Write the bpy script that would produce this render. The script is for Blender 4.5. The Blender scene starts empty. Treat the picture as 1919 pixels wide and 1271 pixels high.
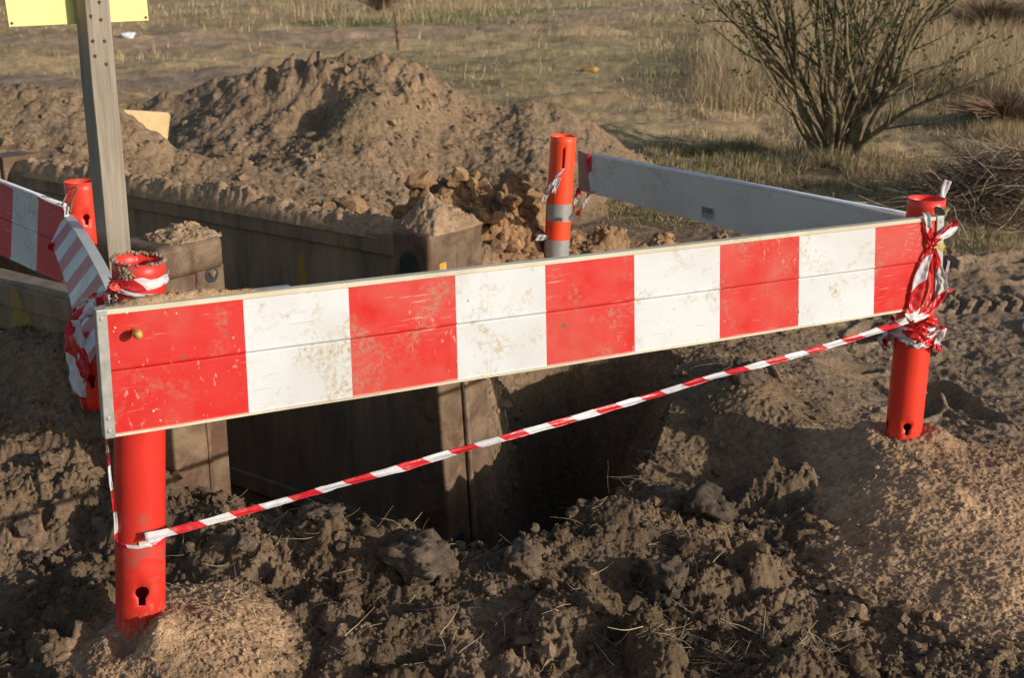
import bpy, math, random
import numpy as np
from mathutils import Vector, geometry
PI = math.pi; R = math.radians
random.seed(7); rng = np.random.default_rng(7)
scene = bpy.context.scene; COL = scene.collection

# ------------------------------------------------------------------ camera
F = 2450.0; TH = R(16.9); CH = 1.55
cam = bpy.data.cameras.new('camera'); camo = bpy.data.objects.new('camera', cam); COL.objects.link(camo)
camo.location = (0, 0, CH); camo.rotation_euler = (PI/2-TH, 0, 0)
cam.sensor_width = 36; cam.lens = F/1919*36; cam.clip_start = .05; cam.clip_end = 2000
cam.dof.use_dof = True; cam.dof.focus_distance = 3.2; cam.dof.aperture_fstop = 9
scene.camera = camo
# ------------------------------------------------------------------ sky and sun
SUN_EL = R(15.5); SUN_AZ = R(59)          # azimuth measured from -Y towards +X
w = bpy.data.worlds.new('World'); scene.world = w; w.use_nodes = True
wn = w.node_tree; sky = wn.nodes.new('ShaderNodeTexSky'); sky.sky_type = 'NISHITA'; sky.sun_disc = False
sdir = Vector((math.sin(SUN_AZ)*math.cos(SUN_EL), -math.cos(SUN_AZ)*math.cos(SUN_EL), math.sin(SUN_EL)))
sky.sun_elevation = SUN_EL; sky.sun_rotation = math.atan2(sdir.x, sdir.y)
bg = wn.nodes['Background']; bg.inputs[1].default_value = 0.125
wn.links.new(sky.outputs[0], bg.inputs[0])
sl = bpy.data.lights.new('sun', 'SUN'); sl.energy = 3.9; sl.angle = R(.55); sl.color = (1, .93, .84)
so = bpy.data.objects.new('sun', sl); COL.objects.link(so); so.rotation_euler = sdir.to_track_quat('Z', 'Y').to_euler()
so.location = (6, -4, 6)
scene.view_settings.view_transform = 'Standard'; scene.view_settings.look = 'None'
scene.cycles.caustics_reflective = False; scene.view_settings.exposure = 0.0; scene.view_settings.gamma = 1

# ------------------------------------------------------------------ where things stand (metres, camera over the origin)
def ray(px, py):
    u = (px-959.5)/F; v = (635.5-py)/F
    return Vector((u, math.cos(TH)+v*math.sin(TH), -math.sin(TH)+v*math.cos(TH)))
def P(px, py, Y):
    r = ray(px, py); return r*(Y/r.y)+Vector((0, 0, CH))
def G(px, py, z=0.0):
    r = ray(px, py); return r*((z-CH)/r.z)+Vector((0, 0, CH))

# ------------------------------------------------------------------ object helpers
def tag(o, label=None, cat=None, group=None, kind=None):
    if label: o['label'] = label
    if cat: o['category'] = cat
    if group: o['group'] = group
    if kind: o['kind'] = kind
    return o
def empty(name, loc, label, cat, group=None):
    o = bpy.data.objects.new(name, None); COL.objects.link(o); o.location = loc; o.empty_display_size = .1
    return tag(o, label, cat, group)
def link(name, me, mats, parent=None):
    for m in (mats if isinstance(mats, (list, tuple)) else [mats]): me.materials.append(m)
    o = bpy.data.objects.new(name, me); COL.objects.link(o)
    if parent is not None:
        o.parent = parent; o.matrix_parent_inverse = parent_inv(parent)
    return o
def parent_inv(p):
    from mathutils import Matrix
    m = Matrix.LocRotScale(p.location, p.rotation_euler, p.scale)
    q = p
    while q.parent is not None:
        q = q.parent
        if q.type != 'MESH': m = Matrix.LocRotScale(q.location, q.rotation_euler, q.scale) @ m if False else m
    return m.inverted()
def big_mesh(name, V, T, col=None, smooth=False, nper=3, mi=None):
    me = bpy.data.meshes.new(name); nv, nf = len(V), len(T)
    me.vertices.add(nv); me.vertices.foreach_set('co', np.asarray(V, dtype=np.float32).ravel())
    me.loops.add(nf*nper); me.loops.foreach_set('vertex_index', np.asarray(T, dtype=np.int32).ravel())
    me.polygons.add(nf); me.polygons.foreach_set('loop_start', np.arange(0, nf*nper, nper, dtype=np.int32))
    me.polygons.foreach_set('loop_total', np.full(nf, nper, dtype=np.int32))
    me.polygons.foreach_set('use_smooth', np.full(nf, smooth, dtype=bool))
    if mi is not None: me.polygons.foreach_set('material_index', np.asarray(mi, dtype=np.int32))
    if col is not None:
        a = me.attributes.new('col', 'FLOAT_COLOR', 'POINT')
        c4 = np.ones((nv, 4), dtype=np.float32); c4[:, :3] = col; a.data.foreach_set('color', c4.ravel())
    me.update(calc_edges=True); me.validate(); return me

class MB:
    """collects shapes into one mesh"""
    def __init__(s): s.v = []; s.f = []; s.m = []; s.uv = []
    def add(s, vs, fs, mi=0):
        b = len(s.v); s.v += [tuple(p) for p in vs]; s.f += [tuple(i+b for i in f) for f in fs]; s.m += [mi]*len(fs)
    def hexa(s, c, mi=0):          # c: 4 bottom corners (ccw) then 4 top corners
        s.add(c, [(3,2,1,0), (4,5,6,7), (0,1,5,4), (1,2,6,5), (2,3,7,6), (3,0,4,7)], mi)
    def prism(s, pts, d, mi=0):    # closed planar outline swept by vector d
        n = len(pts); d = Vector(d); pts = [Vector(p) for p in pts]
        s.add(pts+[p+d for p in pts], [tuple(range(n))[::-1], tuple(range(n, 2*n))]+[(i, (i+1) % n, n+(i+1) % n, n+i) for i in range(n)], mi)
    def tube(s, pts, rad, n=6, mi=0, cap=True):
        pts = [Vector(p) for p in pts]; k = len(pts)
        if not hasattr(rad, '__len__'): rad = [rad]*k
        vs = []; t0 = (pts[1]-pts[0]).normalized(); a = t0.orthogonal().normalized()
        for i, p in enumerate(pts):
            t = (pts[min(i+1, k-1)]-pts[max(i-1, 0)])
            if t.length < 1e-9: t = t0
            t.normalize(); a = (a-t*a.dot(t)).normalized(); b = t.cross(a)
            for j in range(n):
                q = 2*PI*j/n; vs.append(p+(a*math.cos(q)+b*math.sin(q))*rad[i])
        fs = [(i*n+j, i*n+(j+1) % n, (i+1)*n+(j+1) % n, (i+1)*n+j) for i in range(k-1) for j in range(n)]
        if cap: fs += [tuple(range(n))[::-1], tuple(range((k-1)*n, k*n))]
        s.add(vs, fs, mi)
    def build(s, name, mats, parent=None, smooth=False, bevel=0, seg=2):
        me = bpy.data.meshes.new(name); me.from_pydata(s.v, [], s.f)
        me.polygons.foreach_set('material_index', np.array(s.m, dtype=np.int32))
        me.polygons.foreach_set('use_smooth', np.full(len(s.f), smooth, dtype=bool)); me.update()
        o = link(name, me, mats, parent)
        if bevel:
            b = o.modifiers.new('b', 'BEVEL'); b.width = bevel; b.segments = seg; b.limit_method = 'ANGLE'; b.angle_limit = R(40)
        return o
def catmull(pts, n=6):
    pts = [np.array(p, float) for p in pts]; out = []
    q = [2*pts[0]-pts[1]]+pts+[2*pts[-1]-pts[-2]]
    for i in range(1, len(q)-2):
        for k in range(n):
            t = k/n
            out.append(.5*((2*q[i])+(q[i+1]-q[i-1])*t+(2*q[i-1]-5*q[i]+4*q[i+1]-q[i+2])*t*t+(3*q[i]-q[i-1]-3*q[i+1]+q[i+2])*t**3))
    out.append(pts[-1]); return out

# ------------------------------------------------------------------ noise in numpy
def h2(ix, iy, s):
    a = (ix.astype(np.int64)*374761393+iy.astype(np.int64)*668265263+s*1442695041) & 0xffffffff
    a = ((a ^ (a >> 13))*1274126177) & 0xffffffff; a = ((a ^ (a >> 16))*2246822519) & 0xffffffff
    return ((a ^ (a >> 15)) & 0xffffff)/float(0xffffff)
def vn(x, y, s=0):
    ix = np.floor(x); iy = np.floor(y); fx = x-ix; fy = y-iy
    fx = fx*fx*(3-2*fx); fy = fy*fy*(3-2*fy)
    a = h2(ix, iy, s); b = h2(ix+1, iy, s); c = h2(ix, iy+1, s); d = h2(ix+1, iy+1, s)
    return (a+(b-a)*fx)*(1-fy)+(c+(d-c)*fx)*fy
def fbm(x, y, s=0, o=4, g=.5):
    r = 0*x; am = 1; tot = 0
    for i in range(o):
        r = r+am*vn(x*2**i+i*17.3, y*2**i-i*9.1, s+i); tot += am; am *= g
    return r/tot*2-1
def clods(x, y, cell, s, dens=.75, warp=.45):
    """height field (unit: cell) of irregular lumps with tilted tops"""
    wx = x/cell+warp*fbm(x/cell*1.1, y/cell*1.1, s+50, 3, .6); wy = y/cell+warp*fbm(x/cell*1.1+40, y/cell*1.1, s+60, 3, .6)
    ix = np.floor(wx); iy = np.floor(wy); out = np.zeros_like(x); jit = 1+.45*fbm(x/cell*2.7, y/cell*2.7, s+70, 4, .65)
    for dx in (-1, 0, 1):
        for dy in (-1, 0, 1):
            cx = ix+dx; cy = iy+dy
            jx = cx+h2(cx, cy, s+1); jy = cy+h2(cx, cy, s+2)
            r = .35+.5*h2(cx, cy, s+3); on = (h2(cx, cy, s+4) < dens)
            ex = wx-jx; ey = wy-jy; an = h2(cx, cy, s+5)*6.283; st = .6+.8*h2(cx, cy, s+6)
            u = (ex*np.cos(an)+ey*np.sin(an))*st; v = (-ex*np.sin(an)+ey*np.cos(an))/st
            d = np.sqrt(u*u+v*v)/r*jit
            hh = np.clip(1-d**2, 0, 1)**.75*r*(.35+.85*h2(cx, cy, s+7))*(1+.6*u/r)
            out = np.maximum(out, np.where(on, hh, 0))
    return out
def ss(a, b, x):
    t = np.clip((x-a)/(b-a), 0, 1); return t*t*(3-2*t)
def seg_dist(x, y, poly, closed=False):
    d = np.full_like(x, 1e9); tt = np.zeros_like(x); n = len(poly)
    for i in range(n if closed else n-1):
        ax, ay = poly[i]; bx, by = poly[(i+1) % n]; ux, uy = bx-ax, by-ay
        t = np.clip(((x-ax)*ux+(y-ay)*uy)/(ux*ux+uy*uy), 0, 1); q = np.hypot(x-ax-t*ux, y-ay-t*uy)
        tt = np.where(q < d, (i+t)/max(1, n-1), tt); d = np.minimum(d, q)
    return d, tt
def inside(x, y, poly):
    c = np.zeros(x.shape, bool); n = len(poly)
    for i in range(n):
        ax, ay = poly[i]; bx, by = poly[(i+1) % n]
        if ay == by: continue
        c ^= ((ay > y) != (by > y)) & (x < (bx-ax)*(y-ay)/(by-ay)+ax)
    return c

# ------------------------------------------------------------------ the trench and its steel box
DT = Vector((-.8, .6, 0)); NT = Vector((.6, .8, 0))          # along the trench, across it
C2 = Vector((-.83, 3.60, 0)); FP = Vector((-.20, 4.07, 0))    # inner edge of the near post, near corner of the far post
FAR_END = Vector((-2.30, 5.78, 0))
g2 = lambda px, py, z=.04: tuple(G(px, py, z).xy)
PIT = [g2(455, 935), g2(560, 985), g2(700, 985), g2(800, 1020), g2(960, 1040), g2(1060, 1000), g2(1130, 930), g2(1200, 870), g2(1250, 770), g2(1275, 700),
       (.66, 4.75), (.45, 5.0), (.1, 5.02), (-.1, 4.7), tuple((FP+NT*.16).xy), tuple((FAR_END+NT*.05).xy), (-3.6, 5.7), (-2.95, 5.1), tuple((C2-NT*.05+DT*.3).xy)]
# crest of the big spoil heap, as it stands against the field
CR = [P(215, 215, 8.9), P(300, 183, 8.8), P(400, 152, 8.8), P(480, 128, 8.8), (P(560, 118, 8.7)), P(640, 106, 8.7), P(720, 106, 8.7), P(780, 124, 8.6), P(830, 158, 8.6),
      P(900, 188, 8.6), P(1000, 194, 8.6), P(1075, 214, 8.6), P(1130, 250, 8.6), P(1200, 296, 8.6), P(1260, 330, 8.6)]
CRX = np.array([p.x for p in CR]); CRZ = np.array([p.z for p in CR])
CRX = np.concatenate([[CRX[0]-.6], CRX, [CRX[-1]+.3]]); CRZ = np.concatenate([[0.1], CRZ, [0]])
LM = [(-4.6, .7), (-3.6, .82), (-3.1, .84), (-2.75, .83), (-2.45, .80), (-2.2, .74), (-1.95, .62), (-1.7, .47), (-1.3, .4), (-.9, .3), (-.5, .0)]
FOOT = [(random.Random(i).uniform(1.15, 3.4), random.Random(i+99).uniform(4.1, 6.6), random.Random(i+50).uniform(0, PI)) for i in range(34)]
RT = P(1693, 800, 3.70); LT = P(264, 850, 2.63)              # right and left front tubes

def mound_h(x, y):
    wob = .12*fbm(x*1.3, y*1.3, 31, 3)
    zc = np.interp(x, CRX, CRZ, left=0, right=0)
    zc = zc+.02*fbm(x*5, 0*x, 33, 2)
    d = y-8.7+wob
    m = np.where(d < 0, zc+d*(.36+.06*fbm(x*1.1, y*.3, 35, 2)), zc-d*.75)
    m = m-.05*np.exp(-(d/.25)**2)*0
    # slumps and gullies running down the face
    m = m+np.where(m > .05, 1, 0)*(.09*fbm(x*1.7+y*.5, y*.6-x*.2, 37, 3)*ss(0, -.6, d))
    dent = P(602, 205, 8.3)
    m = m-.16*np.exp(-((x-dent.x)/.17)**2-((y-8.1)/.30)**2)
    m = m+.10*np.exp(-((x-dent.x-.22)/.2)**2-((y-7.95)/.25)**2)
    # left heap close behind the far panel
    lz = np.interp(x, [a for a, b in LM], [b for a, b in LM], left=0, right=0)
    yl = 6.95+.35*(x+2.4)*-.3
    dl = y-yl+wob*.6
    l = np.where(dl < 0, lz+dl*.34, lz-dl*.75)+.04*fbm(x*2, y*2, 41, 3)*(lz > .05)
    return m, l
def height(x, y):
    """height of the ground and the masks that pick its soil"""
    r = np.hypot(x, y)
    z = .035*fbm(x*.7, y*.7, 3, 3)*ss(1, 3, r)+.25*fbm(x*.02, y*.02, 5, 2)*ss(20, 60, r)
    front = np.clip(-(x-(-1.0))*0, 0, 1)
    # side of the panel that is banked up with soil
    t = (x-FP.x)*DT.x+(y-FP.y)*DT.y; q = (x-FP.x)*NT.x+(y-FP.y)*NT.y-.13
    bank = (np.interp(t, [-.6, -.1, .3, 1.0, 2.5, 3.4, 4.2], [0, .10, .34, .44, .52, .48, .1]))*np.exp(-(np.clip(q-.1, 0, 9)/.75)**2)*(q > -.25)*(.52+.48*ss(.08, .6, q))
    m, l = mound_h(x, y)
    hp = .40*np.exp(-((x+.27)/.24)**2-((y-5.65)/.34)**2)+.16*np.exp(-((x+.75)/.22)**2-((y-5.45)/.25)**2)+.24*np.exp(-((x-.03)/.26)**2-((y-5.6)/.34)**2)+.13*np.exp(-((x-.4)/.35)**2-((y-5.8)/.4)**2)
    back = np.maximum(np.maximum(np.maximum(bank, m), l), 0)+hp
    # soil banked against the outside of the near panel, on the left
    qn = (C2.x-NT.x*.09-x)*NT.x+(C2.y-NT.y*.09-y)*NT.y; tn = (x-C2.x)*DT.x+(y-C2.y)*DT.y
    nb = np.where(qn > -.1, (.10+.24*np.exp(-(np.clip(qn, 0, 9)/.30)**2))*ss(1.1, .55, qn), 0)*ss(-.02, .45, tn)
    hp = hp+.10*np.exp(-((x-.85)/.28)**2-((y-4.35)/.5)**2)*0
    z = z+back+nb*(1+.2*fbm(x*3, y*3, 61, 3))+.13*np.exp(-((x-.80)/.17)**2-((y-4.25)/.42)**2)+.07*np.exp(-((x-.95)/.6)**2-((y-6.15)/.35)**2)
    # sand heap round the right tube
    dx = x-RT.x; dy = y-(RT.y+.03)
    an = np.arctan2(dy, dx)
    def lobe(a0, w): return np.exp(-(np.angle(np.exp(1j*(an-a0)))/w)**2)
    rad = (.42+.85*lobe(R(-88), .62)+.70*lobe(R(-28), .6)-.08*lobe(R(180), .7))*(1+.12*fbm(x*2.5, y*2.5, 75, 3))
    rr = np.hypot(dx, dy)/rad
    sr = np.clip(1-rr, 0, 1)**1.05*(.105)+.02*ss(1.3, .5, rr)+.050*np.exp(-((dx-.105)/.055)**2-((dy-.005)/.085)**2)+.055*np.exp(-((dx+.10)/.05)**2-((dy-.005)/.085)**2)+.04*np.exp(-(dx/.12)**2-((dy-.08)/.06)**2)+.035*np.exp(-((dx+.02)/.16)**2-((dy+.42)/.16)**2)
    ridge, _ = seg_dist(x, y, [(RT.x-.02, RT.y), (1.02, 3.3), (.98, 3.0)])
    sr = np.maximum(sr, .05*np.clip(1-ridge/.40, 0, 1))
    sr = sr*(1+.15*fbm(x*5, y*5, 71, 3))
    dl_ = np.hypot(x-LT.x-.04, y-LT.y+.03)
    slh = -.05*np.exp(-((x-LT.x+.045)/.035)**2-((y-LT.y+.06)/.05)**2)+.035*np.exp(-((x-LT.x-.03)/.03)**2-((y-LT.y+.085)/.045)**2)+.130*np.clip(1-dl_/(.31+.12*fbm(x*3, y*3, 73, 2)), 0, 1)**.75+.03*np.exp(-((x+.5)/.15)**2-((y-2.42)/.12)**2)
    z = z+sr+slh-.09*ss(3.72, 4.15, y)*ss(1.05, 1.5, x)*ss(6.6, 5.2, y)
    z = z-.13*np.exp(-((x-.72)/.2)**2-((y-3.75)/.28)**2)-.05*np.exp(-((x-.66)/.16)**2-((y-3.1)/.3)**2)
    lipd, _ = seg_dist(x, y, [g2(300, 960), g2(560, 1020), g2(760, 1040), g2(960, 1075), g2(1160, 1000), g2(1300, 960), g2(1330, 1060)])
    z = z+.06*np.exp(-(lipd/.16)**2)*(1+.8*fbm(x*4, y*4, 77, 3))
    # left lit ground a little lower
    # masks
    warp = .25*fbm(x*1.7, y*1.7, 81, 3)
    sand = np.clip(ss(.015, .05, sr)+ss(.02, .05, slh), 0, 1)
    spoil = np.maximum(ss(.08, .2, hp+warp*.25), .75*np.exp(-((x-.95)/.6)**2-((y-6.1)/.35)**2)+.5*np.exp(-((x-.2)/.7)**2-((y-5.5)/.5)**2))*(y > 4.6)
    mnd = ss(.02, .12, np.maximum(np.maximum(m, l), bank*.9))
    gx = np.interp(x, [-6, -3, 1.0, 1.2, 1.5, 2.0, 3, 8], [9.9, 9.9, 9.4, 7.2, 6.9, 6.75, 6.65, 6.2])
    grass = ss(-.15, .35, y-gx+warp*1.4)*(1-mnd*ss(9.6, 9.0, y))
    rightz = ss(.9, 1.4, x+warp)*ss(3.7, 4.2, y)*(1-grass)
    frontd = (1-sand)*ss(3.9, 3.6, y+warp*.6)*(1-rightz)
    leftz = ss(-.85, -1.1, x)*ss(2.9, 3.3, y)*ss(4.7, 4.4, y)*(1-mnd)
    # fine relief
    near = r < 11
    xn = x[near]; yn = y[near]; f = {k: v[near] for k, v in dict(sand=sand, spoil=spoil, mnd=mnd, grass=grass, rightz=rightz, frontd=frontd).items()}
    big = clods(xn, yn, .17, 100, .6); mid = clods(xn, yn, .075, 200, .75); sm = clods(xn, yn, .032, 300, .8); ti = clods(xn, yn, .014, 400, .85)
    soilw = (1-f['sand'])*(1-f['grass'])
    patch = ss(-.35, .35, fbm(xn*2.2, yn*2.2, 91, 3)); patch2 = ss(-.3, .3, fbm(xn*4+9, yn*4, 93, 3))
    A = soilw*(.2+.8*np.maximum(f['frontd'], f['spoil']))*(1-.75*f['rightz'])*(1-.55*f['mnd']*(1-f['spoil']))
    A = np.maximum(A, .16*soilw*f['mnd'])
    crest = ss(.55, .8, (y[near] > 7.5)*z[near]*1.1+.08*fbm(xn*2, yn*2, 97, 2))
    rel = A*(.17*.72*big*patch+.075*.5*mid*(.25+.75*patch2)+.032*.35*sm)
    rel += f['mnd']*(1-f['sand'])*((.02+.09*crest)*mid*patch2+.07*crest*big+.012*sm+.022*fbm(xn*9, yn*3, 99, 3)*patch)
    rel += .010*ti*soilw*(1-.5*f['rightz'])*(r[near] < 6)
    cr1 = clods(xn, yn, .009, 420, .7, .5)
    rel += f['sand']*(.0052*cr1+.0045*fbm(xn*110, yn*110, 430, 3, .7)+.0035*fbm(xn*45, yn*45, 432, 3, .6)+.010*sm*ss(.15, .6, fbm(xn*5, yn*5, 111, 3))+.014*fbm(xn*11, yn*11, 113, 4))
    rel += A*.034*fbm(xn*13, yn*13, 440, 6, .63)*(.22+1.15*patch2)
    rel += f['mnd']*(1-f['sand'])*(.022+.03*crest)*fbm(xn*13, yn*13, 450, 7, .68)*ss(-.5, .3, fbm(xn*1.5, yn*1.5, 452, 2))
    rel += f['spoil']*(.16*big+.05*mid)*(1-f['grass'])
    rel += f['rightz']*.010*fbm(xn*30, yn*30, 460, 4, .6)
    rel += f['rightz']*(.018*fbm(xn*7, yn*7, 115, 4)+.02*mid*patch2*patch)
    rel += f['grass']*.05*fbm(xn*2.5, yn*2.5, 117, 4)
    fo = np.zeros_like(xn)
    for (fx, fy, fa) in FOOT:
        ex = (xn-fx)*math.cos(fa)+(yn-fy)*math.sin(fa); ey = -(xn-fx)*math.sin(fa)+(yn-fy)*math.cos(fa)
        qd = np.sqrt((ex/.15)**2+(ey/.062)**2); fo -= .04*ss(1.05, .7, qd); fo += .018*np.exp(-((qd-1.2)/.18)**2)
    # tyre marks
    tp = [g2(1770, 552, 0), g2(1919, 545, 0), g2(2200, 540, 0)]
    td, tt = seg_dist(xn, yn, tp); along = xn*3.2
    fo += np.where(td < .10, (.013*np.where((along*4+td*9) % 1 < .5, 1, -.6))*ss(.10, .08, td), 0)
    rel += fo*f['rightz']
    z[near] += rel
    z[near] += A*.015*fbm(xn*22, yn*22, 121, 3)
    far = ~near
    z = z+grass*(.10*np.clip(fbm(x*.45, y*.9, 471, 4), 0, 1)+.05*fbm(x*2.2, y*2.2, 473, 5, .6))*ss(7, 10, y)
    z[far] += .09*fbm(x[far]*.9, y[far]*.9, 119, 4)
    # the pit
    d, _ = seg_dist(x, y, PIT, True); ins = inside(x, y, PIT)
    d = d+.06*fbm(x*4, y*4, 123, 3)
    dep = 1.9+.1*fbm(x*2, y*2, 125, 2)
    hidden = np.clip(ss(-.1, -.5, x)*ss(.0, .35, (y-3.7)+(x+.8)*.75), 0, 1)
    wall = (.40+.75*ss(.15, .5, x))*(1-hidden)+.05
    k = np.clip(d/wall, 0, 1)
    z = np.where(ins, z*(1-k)-dep*(k**.9)+.16*(1-hidden)*fbm(x*5, y*5, 127, 6, .6)*k, z)
    # keep soil clear of the steel on the camera side and inside the box
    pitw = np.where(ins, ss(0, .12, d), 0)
    # colours (albedo)
    n1 = fbm(x*3, y*3, 131, 4)[..., None]; n2 = fbm(x*11, y*11, 133, 3)[..., None]; n3 = fbm(x*.5, y*.5, 135, 4)[..., None]
    def C(r_, g_, b_): return np.array([r_, g_, b_])
    mix = lambda a, b, t: a+(b-a)*np.clip(t, 0, 1)[..., None]
    c = np.zeros(x.shape+(3,))+C(.255, .172, .103)
    c = mix(c, C(.155, .106, .066), frontd*(.9))
    c = mix(c, C(.24, .165, .105), ss(.05, .3, n1[..., 0])*frontd*.5)
    c = mix(c, C(.28, .19, .12), leftz*.8)
    c = mix(c, C(.315, .215, .130), mnd)
    c = mix(c, C(.225, .16, .105), mnd*ss(.0, .5, n1[..., 0]))
    c = mix(c, C(.40, .235, .12), spoil*.9)
    c = mix(c, C(.29, .205, .135), rightz*.9)
    c = mix(c, C(.50, .325, .19), sand)
    c = mix(c, C(.16, .14, .06), .45*np.exp(-((x-P(650, 205, 8).x)/.2)**2-((y-7.95)/.22)**2))
    c = c*(1+.28*n1+.28*n2)
    # field
    tan = C(.56, .39, .21); grn = C(.24, .23, .075); gb = C(.43, .295, .16)
    g = mix(np.zeros(x.shape+(3,))+gb, tan, ss(-.3, .4, n3[..., 0]))
    g = mix(g, grn, ss(.05, .45, fbm(x*.8+7, y*.35, 137, 4)+.12)*ss(9, 11, y)*.16)
    dg, _ = seg_dist(x, y, [tuple(G(690, 42).xy), tuple(G(900, 30).xy), tuple(G(1150, 14).xy), tuple(G(1500, 2).xy)])
    g = mix(g, C(.20, .23, .07), ss(2.4, .8, dg+n3[..., 0]*1.5)*.85)
    dg2, _ = seg_dist(x, y, [tuple(G(900, 125).xy), tuple(G(1130, 85).xy), tuple(G(1300, 60).xy)])
    g = mix(g, C(.24, .25, .10), ss(2.6, .5, dg2+n3[..., 0]*2)*.28)
    dt_, _ = seg_dist(x, y, [tuple(G(-500, 70).xy), tuple(G(0, 78).xy), tuple(G(450, 74).xy), tuple(G(850, 58).xy), tuple(G(1250, 10).xy)])
    g = mix(g, C(.47, .32, .20), ss(2.0, .9, dt_+.5*fbm(x*.7, y*.7, 139, 3)))
    dt2, _ = seg_dist(x, y, [tuple(G(-300, 170).xy), tuple(G(250, 158).xy), tuple(G(420, 150).xy)])
    g = mix(g, C(.36, .25, .165), ss(1.6, .6, dt2+.4*fbm(x*.7, y*.7, 141, 3)))
    g = g*(1+.35*n1+.3*n2)
    c = mix(c, g, grass)
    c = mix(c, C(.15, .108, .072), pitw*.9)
    # which heap a spot belongs to: 0 ground, 1 big spoil heap, 2 left heap, 3 right sand heap, 4 left sand heap, 5 orange spoil, 6 trench
    zone = np.zeros(x.shape, np.int32)
    zone[(m > .05) & (m >= l) & (m >= bank)] = 1
    zone[(np.maximum(l, bank) > .05) & (x < -2.0+(7.4-y)*.5) & (y < 8)] = 2
    zone[(bank > .08) & (bank > m) & (x >= -2.0+(7.4-y)*.5)] = 5
    zone[(hp > .07) & (hp > .6*np.maximum(m, l)) & (y > 4.5) & (y < 6.7)] = 5
    zone[(sr > .03)] = 3; zone[(slh > .02)] = 4; zone[ins] = 6
    return z, c, zone, dict(grass=grass, rightz=rightz, frontd=frontd, sand=sand, spoil=spoil, mnd=mnd, ins=ins, d=d, leftz=leftz)
def gz(x, y):
    x = np.atleast_1d(np.array(x, float)); y = np.atleast_1d(np.array(y, float)); return height(x, y)[0]
def gz1(x, y): return float(gz(x, y)[0])

# ------------------------------------------------------------------ materials
def mat(name):
    m = bpy.data.materials.new(name); m.use_nodes = True; nt = m.node_tree; return m, nt, nt.nodes['Principled BSDF']
def N(nt, t, **k):
    n = nt.nodes.new(t)
    for a, b in k.items():
        if a in n.inputs.keys() if isinstance(a, str) else False: n.inputs[a].default_value = b
        else: setattr(n, a, b)
    return n
def noise(nt, scale, detail=4, rough=.55, vec=None, dist=0):
    n = nt.nodes.new('ShaderNodeTexNoise'); n.inputs['Scale'].default_value = scale; n.inputs['Detail'].default_value = detail
    n.inputs['Roughness'].default_value = rough; n.inputs['Distortion'].default_value = dist
    if vec is not None: nt.links.new(vec, n.inputs['Vector'])
    return n.outputs['Fac']
def ramp(nt, fac, stops):
    r = nt.nodes.new('ShaderNodeValToRGB'); e = r.color_ramp.elements
    while len(e) < len(stops): e.new(.5)
    for i, (p, c) in enumerate(stops):
        e[i].position = p; e[i].color = tuple(c)+(1,) if len(c) == 3 else c
    nt.links.new(fac, r.inputs[0]); return r.outputs[0]
def mixc(nt, fac, a, b, mode='MIX'):
    m = nt.nodes.new('ShaderNodeMix'); m.data_type = 'RGBA'; m.blend_type = mode
    for sock, v in ((m.inputs[0], fac), (m.inputs[6], a), (m.inputs[7], b)):
        if isinstance(v, (int, float)): sock.default_value = v
        elif isinstance(v, tuple): sock.default_value = tuple(v)+(1,) if len(v) == 3 else v
        else: nt.links.new(v, sock)
    return m.outputs[2]
def bump(nt, bs, h, strength=.3, dist=.01, prev=None):
    b = nt.nodes.new('ShaderNodeBump'); b.inputs['Strength'].default_value = strength; b.inputs['Distance'].default_value = dist
    nt.links.new(h, b.inputs['Height'])
    if prev is not None: nt.links.new(prev, b.inputs['Normal'])
    if bs is not None: nt.links.new(b.outputs[0], bs.inputs['Normal'])
    return b.outputs[0]
def objco(nt, scale=(1, 1, 1), rot=(0, 0, 0), src='Object'):
    t = nt.nodes.new('ShaderNodeTexCoord'); mp = nt.nodes.new('ShaderNodeMapping')
    mp.inputs['Scale'].default_value = scale; mp.inputs['Rotation'].default_value = rot
    nt.links.new(t.outputs[src], mp.inputs[0]); return mp.outputs[0]
WH = (1, 1, 1); BK = (0, 0, 0)

def soil_mat(name, base=None):
    m, nt, bs = mat(name); co = objco(nt)
    if base is None:
        a = nt.nodes.new('ShaderNodeAttribute'); a.attribute_name = 'col'; c = a.outputs['Color']
    else: c = base
    f1 = ramp(nt, noise(nt, 45, 6, .65, co), [(.3, (.62, .6, .58)), (.7, (1.3, 1.3, 1.3))])
    c = mixc(nt, 1.0, c, f1, 'MULTIPLY')
    f2 = ramp(nt, noise(nt, 300, 3, .6, co), [(.3, (.72, .72, .72)), (.7, (1.25, 1.25, 1.25))])
    c = mixc(nt, 1.0, c, f2, 'MULTIPLY')
    nt.links.new(c, bs.inputs['Base Color']); bs.inputs['Roughness'].default_value = 1; bs.inputs['Specular IOR Level'].default_value = .12
    p = bump(nt, None, noise(nt, 60, 6, .7, co), .8, .012)
    bump(nt, bs, noise(nt, 260, 4, .7, co), .7, .004, p)
    return m
M_soil = soil_mat('soil'); M_sand = soil_mat('loose_sand', (.50, .325, .19))
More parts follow.
